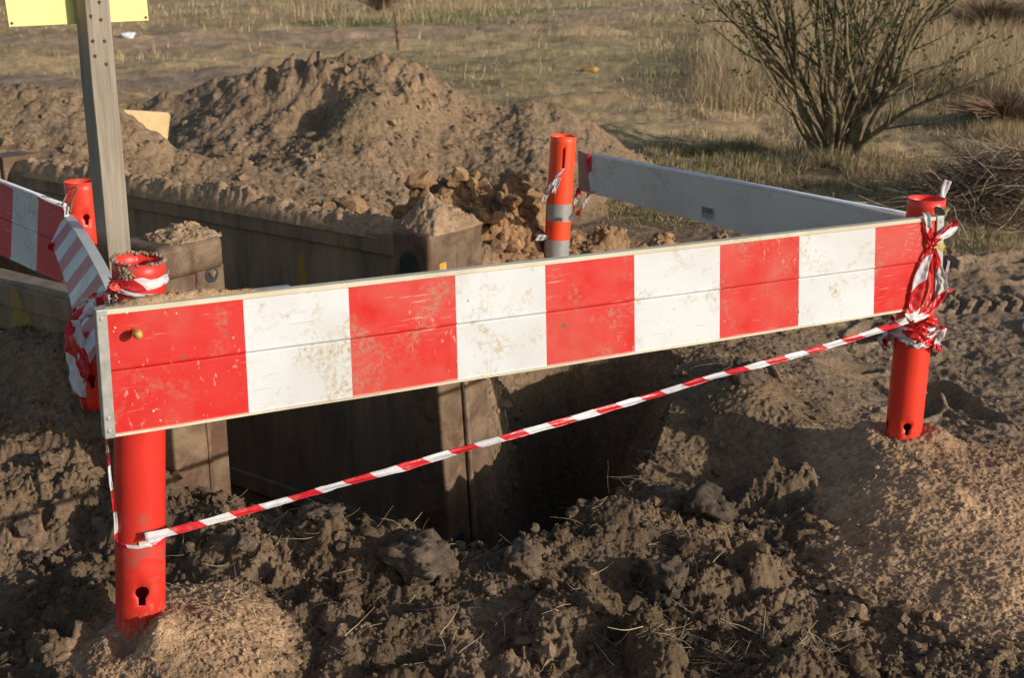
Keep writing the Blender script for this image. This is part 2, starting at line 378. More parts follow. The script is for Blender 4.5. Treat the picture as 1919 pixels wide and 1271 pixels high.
def paint(name, base, worn, dirt, dirt_amt=.5, rough=.42, scr=1.0):
    m, nt, bs = mat(name); co = objco(nt)
    c = mixc(nt, ramp(nt, noise(nt, 3.2, 5, .6, co, .6), [(.42, BK), (.68, WH)]), base, worn)
    # scratches
    for k, (ro, sc) in enumerate((((.1, .5, .15), (14, 14, 160)), ((.3, .1, .9), (120, 12, 60)), ((.2, -.5, -.2), (18, 18, 240)))):
        v = objco(nt, sc, ro); q = ramp(nt, noise(nt, 1.0, 2, .5, v, .3), [(.655, BK), (.70, WH)])
        q2 = mixc(nt, 1.0, q, ramp(nt, noise(nt, 4+k, 2, .5, co), [(.5, BK), (.62, WH)]), 'MULTIPLY')
        c = mixc(nt, mixc(nt, 1.0, q2, (.6*scr, .6*scr, .6*scr), 'MULTIPLY'), c, (.72, .36, .28) if base[0] > base[1]*3 else (.5, .45, .36))
    # speckled dirt
    d1 = ramp(nt, noise(nt, 80, 6, .78, co), [(.46, BK), (.60, WH)]); d2 = ramp(nt, noise(nt, 6, 6, .68, co, .9), [(.51, BK), (.66, WH)])
    dd = mixc(nt, 1.0, d1, d2, 'MULTIPLY')
    c = mixc(nt, mixc(nt, 1.0, dd, (dirt_amt,)*3, 'MULTIPLY'), c, dirt)
    sp = ramp(nt, noise(nt, 34, 3, .5, objco(nt, (1, 1, .55))), [(.735, BK), (.76, WH)])
    c = mixc(nt, mixc(nt, 1.0, sp, (dirt_amt,)*3, 'MULTIPLY'), c, (.13, .11, .07))
    nt.links.new(c, bs.inputs['Base Color'])
    rr = ramp(nt, noise(nt, 12, 4, .6, co), [(.3, (rough-.1,)*3), (.7, (rough+.2,)*3)]); nt.links.new(rr, bs.inputs['Roughness'])
    bump(nt, bs, noise(nt, 30, 4, .6, co), .08, .004)
    return m
M_red = paint('red_board_paint', (.60, .016, .013), (.56, .07, .052), (.36, .20, .13), 1.0)
M_white = paint('white_board_paint', (.655, .67, .68), (.58, .585, .575), (.42, .30, .12), 1.0)
M_cream = paint('cream_edge', (.66, .60, .45), (.52, .45, .32), (.3, .22, .12), .5)
M_boardgrey = paint('bare_board_back', (.66, .64, .58), (.56, .53, .47), (.2, .15, .1), .7, .5, .4)
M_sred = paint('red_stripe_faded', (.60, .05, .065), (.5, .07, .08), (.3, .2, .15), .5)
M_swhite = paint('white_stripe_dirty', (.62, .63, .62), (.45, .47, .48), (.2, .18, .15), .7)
def simple(name, base, rough=.6, metal=0, var=.3, scale=20, bmp=.2, bd=.003, spec=.5, dirt=None, dscale=6, dlo=.5, dhi=.65):
    m, nt, bs = mat(name); co = objco(nt)
    c = mixc(nt, 1.0, base, ramp(nt, noise(nt, scale, 5, .6, co), [(.3, (1-var,)*3), (.7, (1+var,)*3)]), 'MULTIPLY')
    if dirt: c = mixc(nt, ramp(nt, noise(nt, dscale, 6, .7, co, .5), [(dlo, BK), (dhi, WH)]), c, dirt)
    nt.links.new(c, bs.inputs['Base Color']); bs.inputs['Roughness'].default_value = rough; bs.inputs['Metallic'].default_value = metal
    bs.inputs['Specular IOR Level'].default_value = spec
    if bmp: bump(nt, bs, noise(nt, scale*3, 5, .65, co), bmp, bd)
    return m
M_tube = simple('orange_red_tube', (.84, .046, .022), .42, 0, .08, 6, .03, .002, dirt=(.50, .13, .07), dscale=9, dlo=.60, dhi=.74)
M_tubeold = simple('worn_red_tube', (.68, .035, .022), .42, 0, .12, 8, .06, .002, dirt=(.27, .12, .09), dscale=7, dlo=.55, dhi=.70)
M_tubefl = simple('fluorescent_tube', (.95, .075, .02), .45, 0, .04, 6, .03, .002)
M_band = simple('reflective_band', (.40, .39, .37), .35, .3, .12, 60, .1, .001)
M_galv = simple('galvanised_metal', (.42, .42, .39), .5, .55, .2, 40, .15, .002, dirt=(.25, .2, .14), dlo=.62, dhi=.72)
M_dark = simple('dark_gap', (.03, .03, .03), .8)
M_rust = simple('rusty_steel', (.19, .125, .075), .62, .15, .4, 14, .45, .008, dirt=(.12, .058, .030), dscale=8, dlo=.46, dhi=.62)
M_bolt = simple('yellow_bolt', (.55, .33, .08), .5, .2, .4, 90, .3, .003)
M_nail = simple('rusty_nail', (.09, .05, .035), .8)
M_stick = simple('sticker_paper', (.55, .54, .56), .5, 0, .05, 30, 0)
M_ink = simple('sticker_ink', (.07, .05, .06), .6, 0, 0, 30, 0)
M_ply = simple('pale_timber', (.74, .50, .25), .7, 0, .15, 9, .2, .003)
M_litter = simple('plastic_litter', (.7, .72, .74), .4, 0, .1, 30, .2)
M_blue = simple('blue_wrapper', (.10, .25, .42), .3, 0, .2, 30, .2)
M_tuft = simple('orange_straw', (.42, .24, .07), .9, 0, .3, 20, .3)
M_bark = simple('shrub_bark', (.20, .15, .075), .85, 0, .4, 30, .5, .004, dirt=(.09, .075, .045), dscale=9, dlo=.45, dhi=.6)
M_twig = simple('dry_twig', (.24, .14, .075), .9, 0, .4, 12, .2, dirt=(.36, .27, .17), dscale=5, dlo=.5, dhi=.6)
M_root = simple('root_fibre', (.20, .14, .09), .9, 0, .3, 20, 0)
M_straw = simple('pale_straw', (.52, .40, .22), .8, 0, .3, 20, 0)
M_flower = simple('yellow_tassel', (.62, .42, .06), .7, 0, .2, 30, 0)
def mud(m, col=(.40, .26, .15)):
    nt = m.node_tree; bs = nt.nodes['Principled BSDF']; src = bs.inputs['Base Color'].links[0].from_socket
    t = nt.nodes.new('ShaderNodeTexCoord'); sp = nt.nodes.new('ShaderNodeSeparateXYZ'); nt.links.new(t.outputs['Object'], sp.inputs[0])
    mr = nt.nodes.new('ShaderNodeMapRange'); mr.inputs[1].default_value = .22; mr.inputs[2].default_value = .0; mr.inputs[3].default_value = 0; mr.inputs[4].default_value = .5; nt.links.new(sp.outputs[2], mr.inputs[0])
    ad = nt.nodes.new('ShaderNodeMath'); nt.links.new(mr.outputs[0], ad.inputs[0]); nt.links.new(noise(nt, 55, 6, .75, objco(nt, (1, 1, .6))), ad.inputs[1])
    f = ramp(nt, ad.outputs[0], [(.78, BK), (.92, (.8, .8, .8))]); nt.links.new(mixc(nt, f, src, col), bs.inputs['Base Color'])
mud(M_tube); mud(M_tubeold); mud(M_tubefl)
def wood_mat():
    m, nt, bs = mat('weathered_timber'); v = objco(nt, (60, 60, 3)); co = objco(nt)
    c = ramp(nt, noise(nt, 1.2, 6, .65, v, .4), [(.25, (.16, .13, .10)), (.55, (.31, .26, .20)), (.8, (.40, .34, .265))])
    c = mixc(nt, ramp(nt, noise(nt, 7, 4, .6, co), [(.5, BK), (.75, WH)]), c, (.27, .23, .17))
    nt.links.new(c, bs.inputs['Base Color']); bs.inputs['Roughness'].default_value = .85
    bump(nt, bs, noise(nt, 1.5, 6, .7, v), .5, .004); return m
M_wood = wood_mat()
def panel_mat():
    m, nt, bs = mat('shoring_steel'); co = objco(nt); st = objco(nt, (7, 7, 1.2))
    c = ramp(nt, noise(nt, 1.6, 6, .65, st, .5), [(.3, (.15, .105, .065)), (.5, (.25, .175, .11)), (.72, (.36, .255, .155))])
    c = mixc(nt, ramp(nt, noise(nt, 2.3, 5, .6, objco(nt, (2.2, 2.2, .7)), 1.2), [(.61, BK), (.69, WH)]), c, (.36, .23, .03))
    nt.links.new(c, bs.inputs['Base Color']); bs.inputs['Roughness'].default_value = .7; bs.inputs['Metallic'].default_value = .1
    bump(nt, bs, noise(nt, 25, 5, .7, co), .5, .008); return m
M_panel = panel_mat()
def sign_mat():
    m, nt, bs = mat('yellow_sign_face'); co = objco(nt)
    c = mixc(nt, ramp(nt, noise(nt, 2.2, 5, .6, objco(nt, (30, 30, 4), (.4, .3, .5)), .5), [(.68, BK), (.74, WH)]), (.66, .64, .23), (.42, .38, .12))
    c = mixc(nt, ramp(nt, noise(nt, 16, 4, .7, co), [(.62, BK), (.72, WH)]), c, (.60, .56, .2))
    nt.links.new(c, bs.inputs['Base Color']); bs.inputs['Roughness'].default_value = .4; return m
M_sign = sign_mat()
def tape_mat():
    m, nt, bs = mat('barrier_tape'); t = nt.nodes.new('ShaderNodeUVMap'); t.uv_map = 'uv'
    sp = nt.nodes.new('ShaderNodeSeparateXYZ'); nt.links.new(t.outputs[0], sp.inputs[0])
    ma = nt.nodes.new('ShaderNodeMath'); ma.operation = 'FRACT'; nt.links.new(sp.outputs[0], ma.inputs[0])
    gt = nt.nodes.new('ShaderNodeMath'); gt.operation = 'GREATER_THAN'; gt.inputs[1].default_value = .5; nt.links.new(ma.outputs[0], gt.inputs[0])
    co = objco(nt)
    c = mixc(nt, gt.outputs[0], (.74, .028, .035), (.80, .78, .78))
    c = mixc(nt, ramp(nt, noise(nt, 40, 4, .6, co), [(.55, BK), (.8, (.45, .45, .45))]), c, (.42, .33, .26))
    nt.links.new(c, bs.inputs['Base Color']); bs.inputs['Roughness'].default_value = .28
    tr = nt.nodes.new('ShaderNodeBsdfTranslucent'); nt.links.new(c, tr.inputs[0]); mx = nt.nodes.new('ShaderNodeMixShader'); mx.inputs[0].default_value = .28
    nt.links.new(bs.outputs[0], mx.inputs[1]); nt.links.new(tr.outputs[0], mx.inputs[2]); nt.links.new(mx.outputs[0], nt.nodes['Material Output'].inputs[0])
    bump(nt, bs, noise(nt, 55, 3, .6, co), .25, .006); return m
M_tape = tape_mat()
def attr_leaf(name, rough=.8, transl=.3):
    m, nt, bs = mat(name); a = nt.nodes.new('ShaderNodeAttribute'); a.attribute_name = 'col'
    nt.links.new(a.outputs['Color'], bs.inputs['Base Color']); bs.inputs['Roughness'].default_value = rough; bs.inputs['Specular IOR Level'].default_value = .2
    tr = nt.nodes.new('ShaderNodeBsdfTranslucent'); nt.links.new(a.outputs['Color'], tr.inputs[0]); mx = nt.nodes.new('ShaderNodeMixShader'); mx.inputs[0].default_value = transl
    nt.links.new(bs.outputs[0], mx.inputs[1]); nt.links.new(tr.outputs[0], mx.inputs[2]); nt.links.new(mx.outputs[0], nt.nodes['Material Output'].inputs[0]); return m
M_grass = attr_leaf('grass_blades'); M_leaf = attr_leaf('shrub_leaves', .6)

# ------------------------------------------------------------------ ground: one polar sheet, dense where the photo looks
def ground():
    az = np.concatenate([np.arange(-25.2, 25.2, .058)])
    out = 25.2+np.cumsum(.12*1.12**np.arange(0, 40)); out = out[out < 180]
    az = np.concatenate([-out[::-1], az, out, ])
    az = np.unique(np.clip(az, -180, 180)); az = np.radians(az)
    ang = np.concatenate([np.linspace(33.2, 24, 330, False), np.linspace(24, 16.6, 300, False), np.linspace(16.6, 8.2, 420, False), np.linspace(8.2, 2.2, 190, False)])
    r = CH/np.tan(np.radians(ang)); r = np.concatenate([[.02, .4, .8, 1.2, 1.6, 1.9, 2.15], r, 42*1.16**np.arange(0, 20)])
    A, Rr = np.meshgrid(az, r); X = Rr*np.sin(A); Y = Rr*np.cos(A)
    Z, c, zone, mk = height(X, Y)
    nr, na = X.shape
    V = np.stack([X, Y, Z], -1).reshape(-1, 3); c = c.reshape(-1, 3)
    idx = np.arange(nr*na).reshape(nr, na)
    q = np.stack([idx[:-1, :-1], idx[:-1, 1:], idx[1:, 1:], idx[1:, :-1]], -1)
    wrap = np.stack([idx[:-1, -1], idx[:-1, 0], idx[1:, 0], idx[1:, -1]], -1)
    zn = zone[:-1, :-1].reshape(-1); q = np.concatenate([q.reshape(-1, 4), wrap]); zn = np.concatenate([zn, np.zeros(len(wrap), int)])
    names = [('ground', 'structure', None, None), ('spoil_heap', None, 'big long heap of dug brown earth behind the trench, its clodded crest against the field', 'earth heap'),
             ('spoil_heap', None, 'soil heap at the left, banked against the back of the far steel trench panel', 'earth heap'),
             ('sand_heap', None, 'pale crumbly sand heap around the foot of the right front tube', 'sand heap'),
             ('sand_heap', None, 'small sand heap piled around the foot of the left front tube', 'sand heap'),
             ('clod_heap', None, 'orange-brown heap of broken clods behind the sand-capped steel post', 'earth heap'),
             ('trench_floor', 'structure', None, None)]
    for k, (nm, kind, lab, cat) in enumerate(names):
        f = q[zn == k]
        if len(f) == 0: continue
        u, inv = np.unique(f, return_inverse=True)
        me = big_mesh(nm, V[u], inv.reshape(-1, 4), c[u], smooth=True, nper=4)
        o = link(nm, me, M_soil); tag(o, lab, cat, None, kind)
ground()

# ------------------------------------------------------------------ loose clods (stuff) and big single clods
def ico(sub):
    import bmesh
    bm = bmesh.new(); bmesh.ops.create_icosphere(bm, subdivisions=sub, radius=1); bm.verts.ensure_lookup_table()
    v = np.array([p.co[:] for p in bm.verts]); f = np.array([[q.index for q in p.verts] for p in bm.faces]); bm.free(); return v, f
def rock(v, s, am=.35):
    rs = np.random.default_rng(s); o = v.copy()
    for _ in range(9):                                  # planar cuts make it blocky
        n = rs.normal(size=3); n /= np.linalg.norm(n); d = rs.uniform(.5, .85); e = o@n-d; o -= np.outer(np.clip(e, 0, None), n)*.9
    for k, fq in enumerate((1.5, 3.2, 6.5, 11.)):
        ph = rs.uniform(0, 9, 3); o *= (1+am*.5**k*(np.sin(v[:, 0]*fq*2+ph[0])*np.sin(v[:, 1]*fq*2+ph[1])*np.sin(v[:, 2]*fq*2+ph[2])))[:, None]
    o += rs.normal(size=o.shape)*.045; return o
def scatter(name, pts, sizes, cols, sub, label, matl, sink=.25):
    vv, ff = ico(sub); var = [rock(vv, 40+i) for i in range(10)]
    n = len(pts); nv = len(vv); V = np.zeros((n, nv, 3)); 
    ang = rng.uniform(0, 2*PI, n); sc = rng.uniform(.65, 1.25, (n, 3)); sc[:, 2] *= .8
    which = rng.integers(0, 10, n); tl = rng.uniform(-.6, .6, (n, 2))
    for k in range(10):
        s = which == k; b = var[k][None]*sc[s][:, None, :]
        t = tl[s]; bx = b[..., 0]; by = b[..., 1]; bz = b[..., 2]
        ca, sa = np.cos(t[:, :1]), np.sin(t[:, :1]); by, bz = by*ca-bz*sa, by*sa+bz*ca
        ca, sa = np.cos(ang[s])[:, None], np.sin(ang[s])[:, None]; bx, by = bx*ca-by*sa, bx*sa+by*ca
        V[s] = np.stack([bx, by, bz], -1)*sizes[s][:, None, None]
    pp = np.array(pts); pp[:, 2] += sizes*(.5-sink)
    V += pp[:, None, :]
    T = ff[None]+(np.arange(n)*nv)[:, None, None]
    me = big_mesh(name, V.reshape(-1, 3), T.reshape(-1, 3), np.repeat(cols, nv, axis=0), smooth=False)
    o = link(name, me, matl); tag(o, label, 'soil clods', None, 'stuff'); return o
def crumbs():
    n = 120000
    a = rng.uniform(-25, 25, n); dd = rng.uniform(9.0, 32, n); r = CH/np.tan(np.radians(dd))
    x = r*np.sin(np.radians(a)); y = r*np.cos(np.radians(a))
    z, c, zone, mk = height(x, y)
    p = .42*mk['frontd']+.6*mk['spoil']+.12*mk['rightz']+.38*mk['mnd']*(y < 9)+.32*mk['leftz']+.38*mk['sand']+.05
    p = np.where(mk['ins'], np.where(mk['d'] < .10, .8, 0), p)*(1-mk['grass']*.97)
    clump = ss(-.3, .3, fbm(x*3, y*3, 211, 3)); p = p*(.25+.75*clump)
    k = rng.uniform(0, 1, n) < p
    x, y, z, c = x[k], y[k], z[k], c[k]; sand = mk['sand'][k]; mnd = mk['mnd'][k]; n = len(x)
    s = .0028+.010*rng.pareto(3.0, n)*.5; s = np.clip(s, .0025, .026); s = np.where(sand > .5, np.clip(s*.55, .0018, .009), s)
    s = np.where(mnd > .4, np.clip(s*1.6, .006, .045), s); s = np.where(mk['spoil'][k] > .4, np.clip(s*2.8, .014, .085), s)
    cols = c*rng.uniform(.75, 1.3, (n, 1))
    pts = np.stack([x, y, z], -1); bg_ = s > .011
    scatter('soil_crumbs', pts[~bg_], s[~bg_], cols[~bg_], 1, 'fine loose crumbs of dug soil strewn around the trench', M_soil)
    scatter('soil_clods', pts[bg_], s[bg_], cols[bg_], 2, 'fist-sized clods of broken soil scattered over the dug ground', M_soil)
crumbs()
def clod(px, py, z, s, label, colr=(.27, .2, .145), seed=0, flat=.8):
    p = G(px, py, z); v, f = ico(4); v2 = rock(v, seed, .3)
    nn = 1+.10*fbm(v[:, 0]*4+seed, v[:, 1]*4+v[:, 2]*3, seed, 4)+.06*np.abs(fbm(v[:, 0]*11+seed, v[:, 1]*11+v[:, 2]*9, seed+3, 3))
    v2 = v2*(nn+.10*fbm(v[:, 0]*9+v[:, 2]*5, v[:, 1]*9-v[:, 2]*6, seed+8, 5, .65))[:, None]*s; v2[:, 2] *= flat
    g = gz1(p.x, p.y); pos = np.array([p.x, p.y, max(g, -.2)+s*.35*flat])
    me = big_mesh('soil_clod', v2, f, np.tile(np.array(colr)*.62, (len(v2), 1))*(1+.25*fbm(v[:, 0]*3, v[:, 1]*3+v[:, 2]*3, seed)[:, None]), True)
    o = link('soil_clod', me, M_soil); o.location = pos; tag(o, label, 'soil clod', 'large single clods of soil')
for i, a in enumerate([
    (1402, 762, .02, .062, 'rounded dark clod on the soil between the tape and the right front tube'),
    (780, 1075, .05, .085, 'biggest rough clod on the near lip of the pit'),
    (985, 1075, .05, .062, 'lumpy sandy clod on the pit lip right of the biggest clod', (.31, .22, .15)),
    (600, 1010, .05, .075, 'dark slab-like clod on the pit lip left of the biggest clod'),
    (1320, 960, .05, .085, 'large dark clod where the pit lip meets the right sand heap', (.19, .145, .11)),
    (1250, 1100, .03, .085, 'broad clod mass on the foreground soil left of the right sand heap', (.2, .15, .11)),
    (98, 955, 0, .034, 'small pale round clod left of the left front tube', (.3, .22, .16)),
    (45, 1025, 0, .038, 'ragged clod at the left edge of the photo, above the tube shadow', (.25, .18, .13)),
    (66, 1052, 0, .028, 'lower ragged clod near the left edge, touching a larger one', (.25, .18, .13)),
    (186, 910, 0, .036, 'brown clod just left of the left front tube, under the hanging tape'),
    (545, 1143, .0, .022, 'small pale clod on the foreground soil right of the left sand heap', (.33, .25, .18)),
    (460, 1080, .0, .035, 'brown clod between the left front tube and the pit lip'),
    (1495, 1238, 0, .032, 'clod at the foot of the right sand heap beside dry straw', (.3, .22, .15)),
    (655, 1130, .02, .04, 'clod with a brick-red tint in the foreground soil below the pit lip', (.27, .17, .12)),
]): clod(*a, **({} if len(a) > 5 else {}), seed=i*7+3)

# ------------------------------------------------------------------ tubes
def hole_outline(u, v, r=.0155, slot=.008, ln=.032):
    pts = []
    a0 = math.asin(slot/r)
    for k in range(15):
        a = -PI/2+a0+(2*PI-2*a0)*k/14; pts.append((u+r*math.cos(a), v+r*math.sin(a)))
    pts += [(u-slot, v-ln), (u+slot, v-ln)]; return pts
def make_tube(top, bot, rad, matl, label, holes=(), slits=(), bands=(), groove=(), group='tubular barrier posts', flare=0, squash=1, rimcut=None):
    top = Vector(top); bot = Vector(bot); ax = (top-bot); L = ax.length; az = ax.normalized()
    back = Vector((-bot.x, -bot.y, 0)).normalized(); back = (back-az*back.dot(az)).normalized(); side = az.cross(back)   # side points right seen from the camera
    e = empty('barrier_post', bot, label, 'barrier post', group)
    W = 2*PI*rad; nu = 72; hv = .022
    pts = []; vs = [k*L/round(L/hv) for k in range(round(L/hv)+1)]
    outl = [hole_outline(*h) for h in holes]+[[(u-wd/2, v), (u+wd/2, v), (u+wd/2, v+ln), (u-wd/2, v+ln)] for (u, v, wd, ln) in slits]
    ext = [(-W/2+W*k/nu, v) for v in vs for k in range(nu+1)]
    def clear(p):
        for o in outl:
            cx = sum(q[0] for q in o)/len(o); cy = sum(q[1] for q in o)/len(o)
            mx = max(abs(q[0]-cx) for q in o)+.004; my = max(abs(q[1]-cy) for q in o)+.004
            if abs(p[0]-cx) < mx and abs(p[1]-cy) < my: return False
        return True
    pts = [p for p in ext if clear(p)]; edges = []; 
    for o in outl:
        b = len(pts); pts += o; edges += [(b+i, b+(i+1) % len(o)) for i in range(len(o))]
    r = geometry.delaunay_2d_cdt([Vector(p) for p in pts], edges, [], 0, 1e-6)
    v2, f2 = r[0], r[2]
    def inhole(c):
        for o in outl:
            k = False; n = len(o)
            for i in range(n):
                a, b = o[i], o[(i+1) % n]
                if (a[1] > c[1]) != (b[1] > c[1]) and c[0] < (b[0]-a[0])*(c[1]-a[1])/(b[1]-a[1])+a[0]: k = not k
            if k: return True
        return False
    fs = []
    for f in f2:
        c = sum((v2[i] for i in f), Vector((0, 0)))/len(f)
        if not inhole(c): fs.append(tuple(f))
    vv = []
    for p in v2:
        a = p[0]/rad; rr = rad
        for (gv, gw, gd) in groove: rr += gd*math.exp(-((p[1]-gv)/gw)**2)
        rr *= 1+flare*max(0, (p[1]/L-.9)/.1)
        hgt = p[1]
        if rimcut and p[1] > L-.001: hgt += rimcut*math.sin(a*2.3+1)*.5
        vv.append(bot+az*hgt+back*(math.cos(a)*rr*squash)+side*(math.sin(a)*rr))
    me = bpy.data.meshes.new('tube'); me.from_pydata([tuple(p) for p in vv], [], fs)
    import bmesh
    bm = bmesh.new(); bm.from_mesh(me); bmesh.ops.remove_doubles(bm, verts=bm.verts, dist=1e-5); bmesh.ops.recalc_face_normals(bm, faces=bm.faces); bm.to_mesh(me); bm.free()
    me.polygons.foreach_set('use_smooth', np.ones(len(me.polygons), bool))
    o = link('tube', me, matl, e); s = o.modifiers.new('s', 'SOLIDIFY'); s.thickness = .0035; s.offset = -1
    for (v0, v1) in bands:
        m = MB(); n = 64; rr = rad+.0012
        for v in (v0, v1):
            for j in range(n):
                a = 2*PI*j/n; m.v.append(tuple(bot+az*v+back*(math.cos(a)*rr*squash)+side*(math.sin(a)*rr)))
        m.f = [(j, (j+1) % n, n+(j+1) % n, n+j) for j in range(n)]; m.m = [0]*n
        m.build('reflective_band', M_band, e, True)
    return e, dict(bot=bot, az=az, back=back, side=side, L=L, rad=rad)
# plank plane of the front barrier
def PL(px, py, off=0.0):
    """point on the front plank's plane, off metres in front of it"""
    A = Vector((-.562, 2.64, 0)); n = Vector((.477, -.879, 0)); r = ray(px, py); t = ((A+n*off)-Vector((0, 0, CH))).dot(n)/r.dot(n); return r*t+Vector((0, 0, CH))
lt_top = P(260, 487, 2.655); lt_bot = P(264, 1215, 2.655)
LTE, LTF = make_tube(lt_top, lt_bot, .0545, M_tubeold, 'worn red tube post carrying the left end of the front plank',
    holes=[(.001, (1215-1078)*.00123)], groove=[((1215-985)*.00121, .004, -.0012), ((1215-992)*.00121, .006, .0016), ((1215-1008)*.00121, .006, -.0016)], rimcut=.004)
rt_top = P(1737, 371, 3.73); rt_bot = P(1686, 880, 3.73)
RTE, RTF = make_tube(rt_top, rt_bot, .0535, M_tube, 'bright orange-red tube post carrying the right end of the front plank',
    holes=[(.010, .158, .0125, .006, .026), (-.066, .150, .0125, .006, .026)])
mt_top = P(1056, 254, 5.45); mt_bot = P(1036, 575, 5.45)
mL = (mt_top-mt_bot).length; pv = lambda y: (575-y)/(575-254)*mL
MTE, MTF = make_tube(mt_top, mt_bot, .0535, M_tubefl, 'orange tube post with two grey reflective bands behind the front plank',
    slits=[(.006, pv(311), .011, pv(273)-pv(311))], bands=[(pv(408), pv(376)), (pv(476), pv(443))], rimcut=.006)
rl_top = P(149, 339, 3.74); rl_bot = P(176, 640, 3.74)
RLE, RLF = make_tube(rl_top, rl_bot, .044, M_tube, 'red tube post with keyhole slots in the shade behind the curved striped board',
    holes=[(.010, .385, .010, .005, .022), (.012, .30, .010, .005, .022), (-.02, .12, .010, .005, .022)])

# ------------------------------------------------------------------ planks
def plank(name, label, TL, TR, BL, BR, stops, mats, thick=.022, edge=True, bow=0, profile=True, group='barrier planks around the trench', backmat=None):
    """striped board between four corners; stops: fractions where the colour changes"""
    TL, TR, BL, BR = map(Vector, (TL, TR, BL, BR))
    u = (TR-TL).normalized(); up = (TL-BL).normalized(); n = u.cross(up).normalized()
    if n.dot(Vector((0, 0, CH))-TL) < 0: n = -n
    e = empty(name, (BL+BR)/2, label, 'barrier plank', group)
    prof = [(0, 0.0), (.018, .0), (.022, -.0025), (.03, -.003), (.50, -.003), (.512, -.0052), (.52, -.003), (.535, .0005), (.55, -.003), (.955, -.003), (.962, 0), (1, 0)]
    if not profile: prof = [(0, 0), (1, 0)]
    ml = MB(); ss_ = sorted(set([0, 1]+list(stops)+[k/36 for k in range(37)]))
    cols = []
    for s in ss_:
        b = BL.lerp(BR, s); t = TL.lerp(TR, s); wv = n*(bow*math.sin(PI*s)+.0012*math.sin(s*31)); cols.append([b.lerp(t, h)+n*d+wv for h, d in prof])
    k = len(prof); vs = [p for c in cols for p in c]; ml.v = [tuple(p) for p in vs]
    for i in range(len(ss_)-1):
        mid = (ss_[i]+ss_[i+1])/2; si = sum(1 for q in stops if q <= mid)
        for j in range(k-1):
            hm = (prof[j][0]+prof[j+1][0])/2
            ml.f.append((i*k+j, (i+1)*k+j, (i+1)*k+j+1, i*k+j+1)); ml.m.append(2 if (edge and (hm < .02 or hm > .958)) else (si % 2))
    # back, top, bottom, ends
    nb = len(ml.v)
    for i, s in enumerate(ss_):
        b = BL.lerp(BR, s); t = TL.lerp(TR, s); wv = n*(bow*math.sin(PI*s)); ml.v += [tuple(b-n*thick+wv), tuple(t-n*thick+wv)]
    for i in range(len(ss_)-1):
        a = nb+2*i; ml.f += [(a, a+1, a+3, a+2), (i*k+k-1, (i+1)*k+k-1, a+3, a+1), (i*k, a, a+2, (i+1)*k)]; ml.m += [3, 2, 2]
    L = len(ss_)-1; ml.f += [tuple(range(k))+(nb+1, nb), tuple(range(L*k, L*k+k))[::-1]+(nb+2*L, nb+2*L+1)]; ml.m += [2, 2]
    o = ml.build('striped_board', mats, e)
    return e, dict(u=u, up=up, n=n, TL=TL, TR=TR, BL=BL, BR=BR)
n_ = Vector((.477, -.879, 0))
fTL, fTR, fBL, fBR = PL(196, 581), PL(1757, 406), PL(213, 820), PL(1752, 575)
Lp = (fTR-fTL).length
fr = [((PL(px, py)-fTL).length/Lp) for px, py in ((456, 560), (653, 535), (854, 515), (1022, 492), (1190, 474), (1350, 453), (1500, 437), (1642, 420))]
FE, FI = plank('barrier_plank', 'long red and white plank, the sunlit one across the front of the pit', fTL, fTR, fBL, fBR, fr, [M_red, M_white, M_cream, M_boardgrey])
def end_cap(e, I, right):
    T, B = (I['TR'], I['BR']) if right else (I['TL'], I['BL']); d = I['u']*(1 if right else -1); wdt = .028 if right else .022
    m = MB(); n = I['n']; up = I['up']
    a = B-up*.001+n*.003-d*.004; b = T+up*.0015+n*.003-d*.004
    c = [a-n*.030, a-n*.030+d*wdt, a+d*wdt, a]; t = [b-n*.030, b-n*.030+d*wdt, b+d*wdt, b]
    if not right: c = c[::-1]; t = t[::-1]
    m.hexa(c+t); o = m.build('end_cap', M_galv, e, bevel=.002)
    for f in (.06, .94) if right else (.06, .16, .93):
        p = a.lerp(b, f)+d*wdt*.55; q = MB(); q.tube([p-n*.002, p+n*.0022], .0042, 12); q.build('rivet', M_galv, o, bevel=.001)
end_cap(FE, FI, False); end_cap(FE, FI, True)
m = MB(); c = PL(252, 620); m.tube([c-n_*.01, c+n_*.018], [.006, .0055], 10); m.tube([c+n_*.018, c+n_*.024, c+n_*.034, c+n_*.040], [.0065, .0105, .0095, .005], 12)
m.build('bolt_head', M_bolt, FE, True)
for k, (px, py, s) in enumerate([(237, 586, .0035), (330, 587, .0028), (215, 614, .003), (212, 621, .002), (287, 770, .0035), (300, 788, .003), (222, 678, .002)]):
    m = MB(); c = PL(px, py, -.0035); m.tube([c, c+n_*.003], [s, s*.6], 7); m.build('paint_chip', M_cream, FE)
# rear plank, seen from its bare back
rb = [P(1106, 291, 5.20), P(1712, 407, 3.83), P(1108, 362, 5.20), P(1712, 520, 3.83)]
RE_, RI = plank('barrier_plank', 'plank showing its bare grey back with a small sticker, behind the front plank', rb[0], rb[1], rb[2], rb[3], [], [M_boardgrey, M_boardgrey, M_cream, M_boardgrey], .018, edge=False, profile=False)
M_edgeblue = simple('pale_rim', (.66, .68, .70), .45, 0, .1, 20, .1)
m = MB(); m.tube([RI['TL']+RI['up']*.002-RI['n']*.006, RI['TR']+RI['up']*.002-RI['n']*.006], .0085, 10); m.build('top_rim', M_edgeblue, RE_, True)
m = MB()
a, b, c_, d_ = P(1082, 280, 5.25), P(1109, 293, 5.19), P(1109, 364, 5.19), P(1084, 356, 5.25)
m.prism([a, b, c_, d_], RI['n']*-.02); m.build('wooden_end_block', simple('reddish_wood_end', (.40, .21, .14), .8, 0, .25, 14, .3), RE_, bevel=.002)
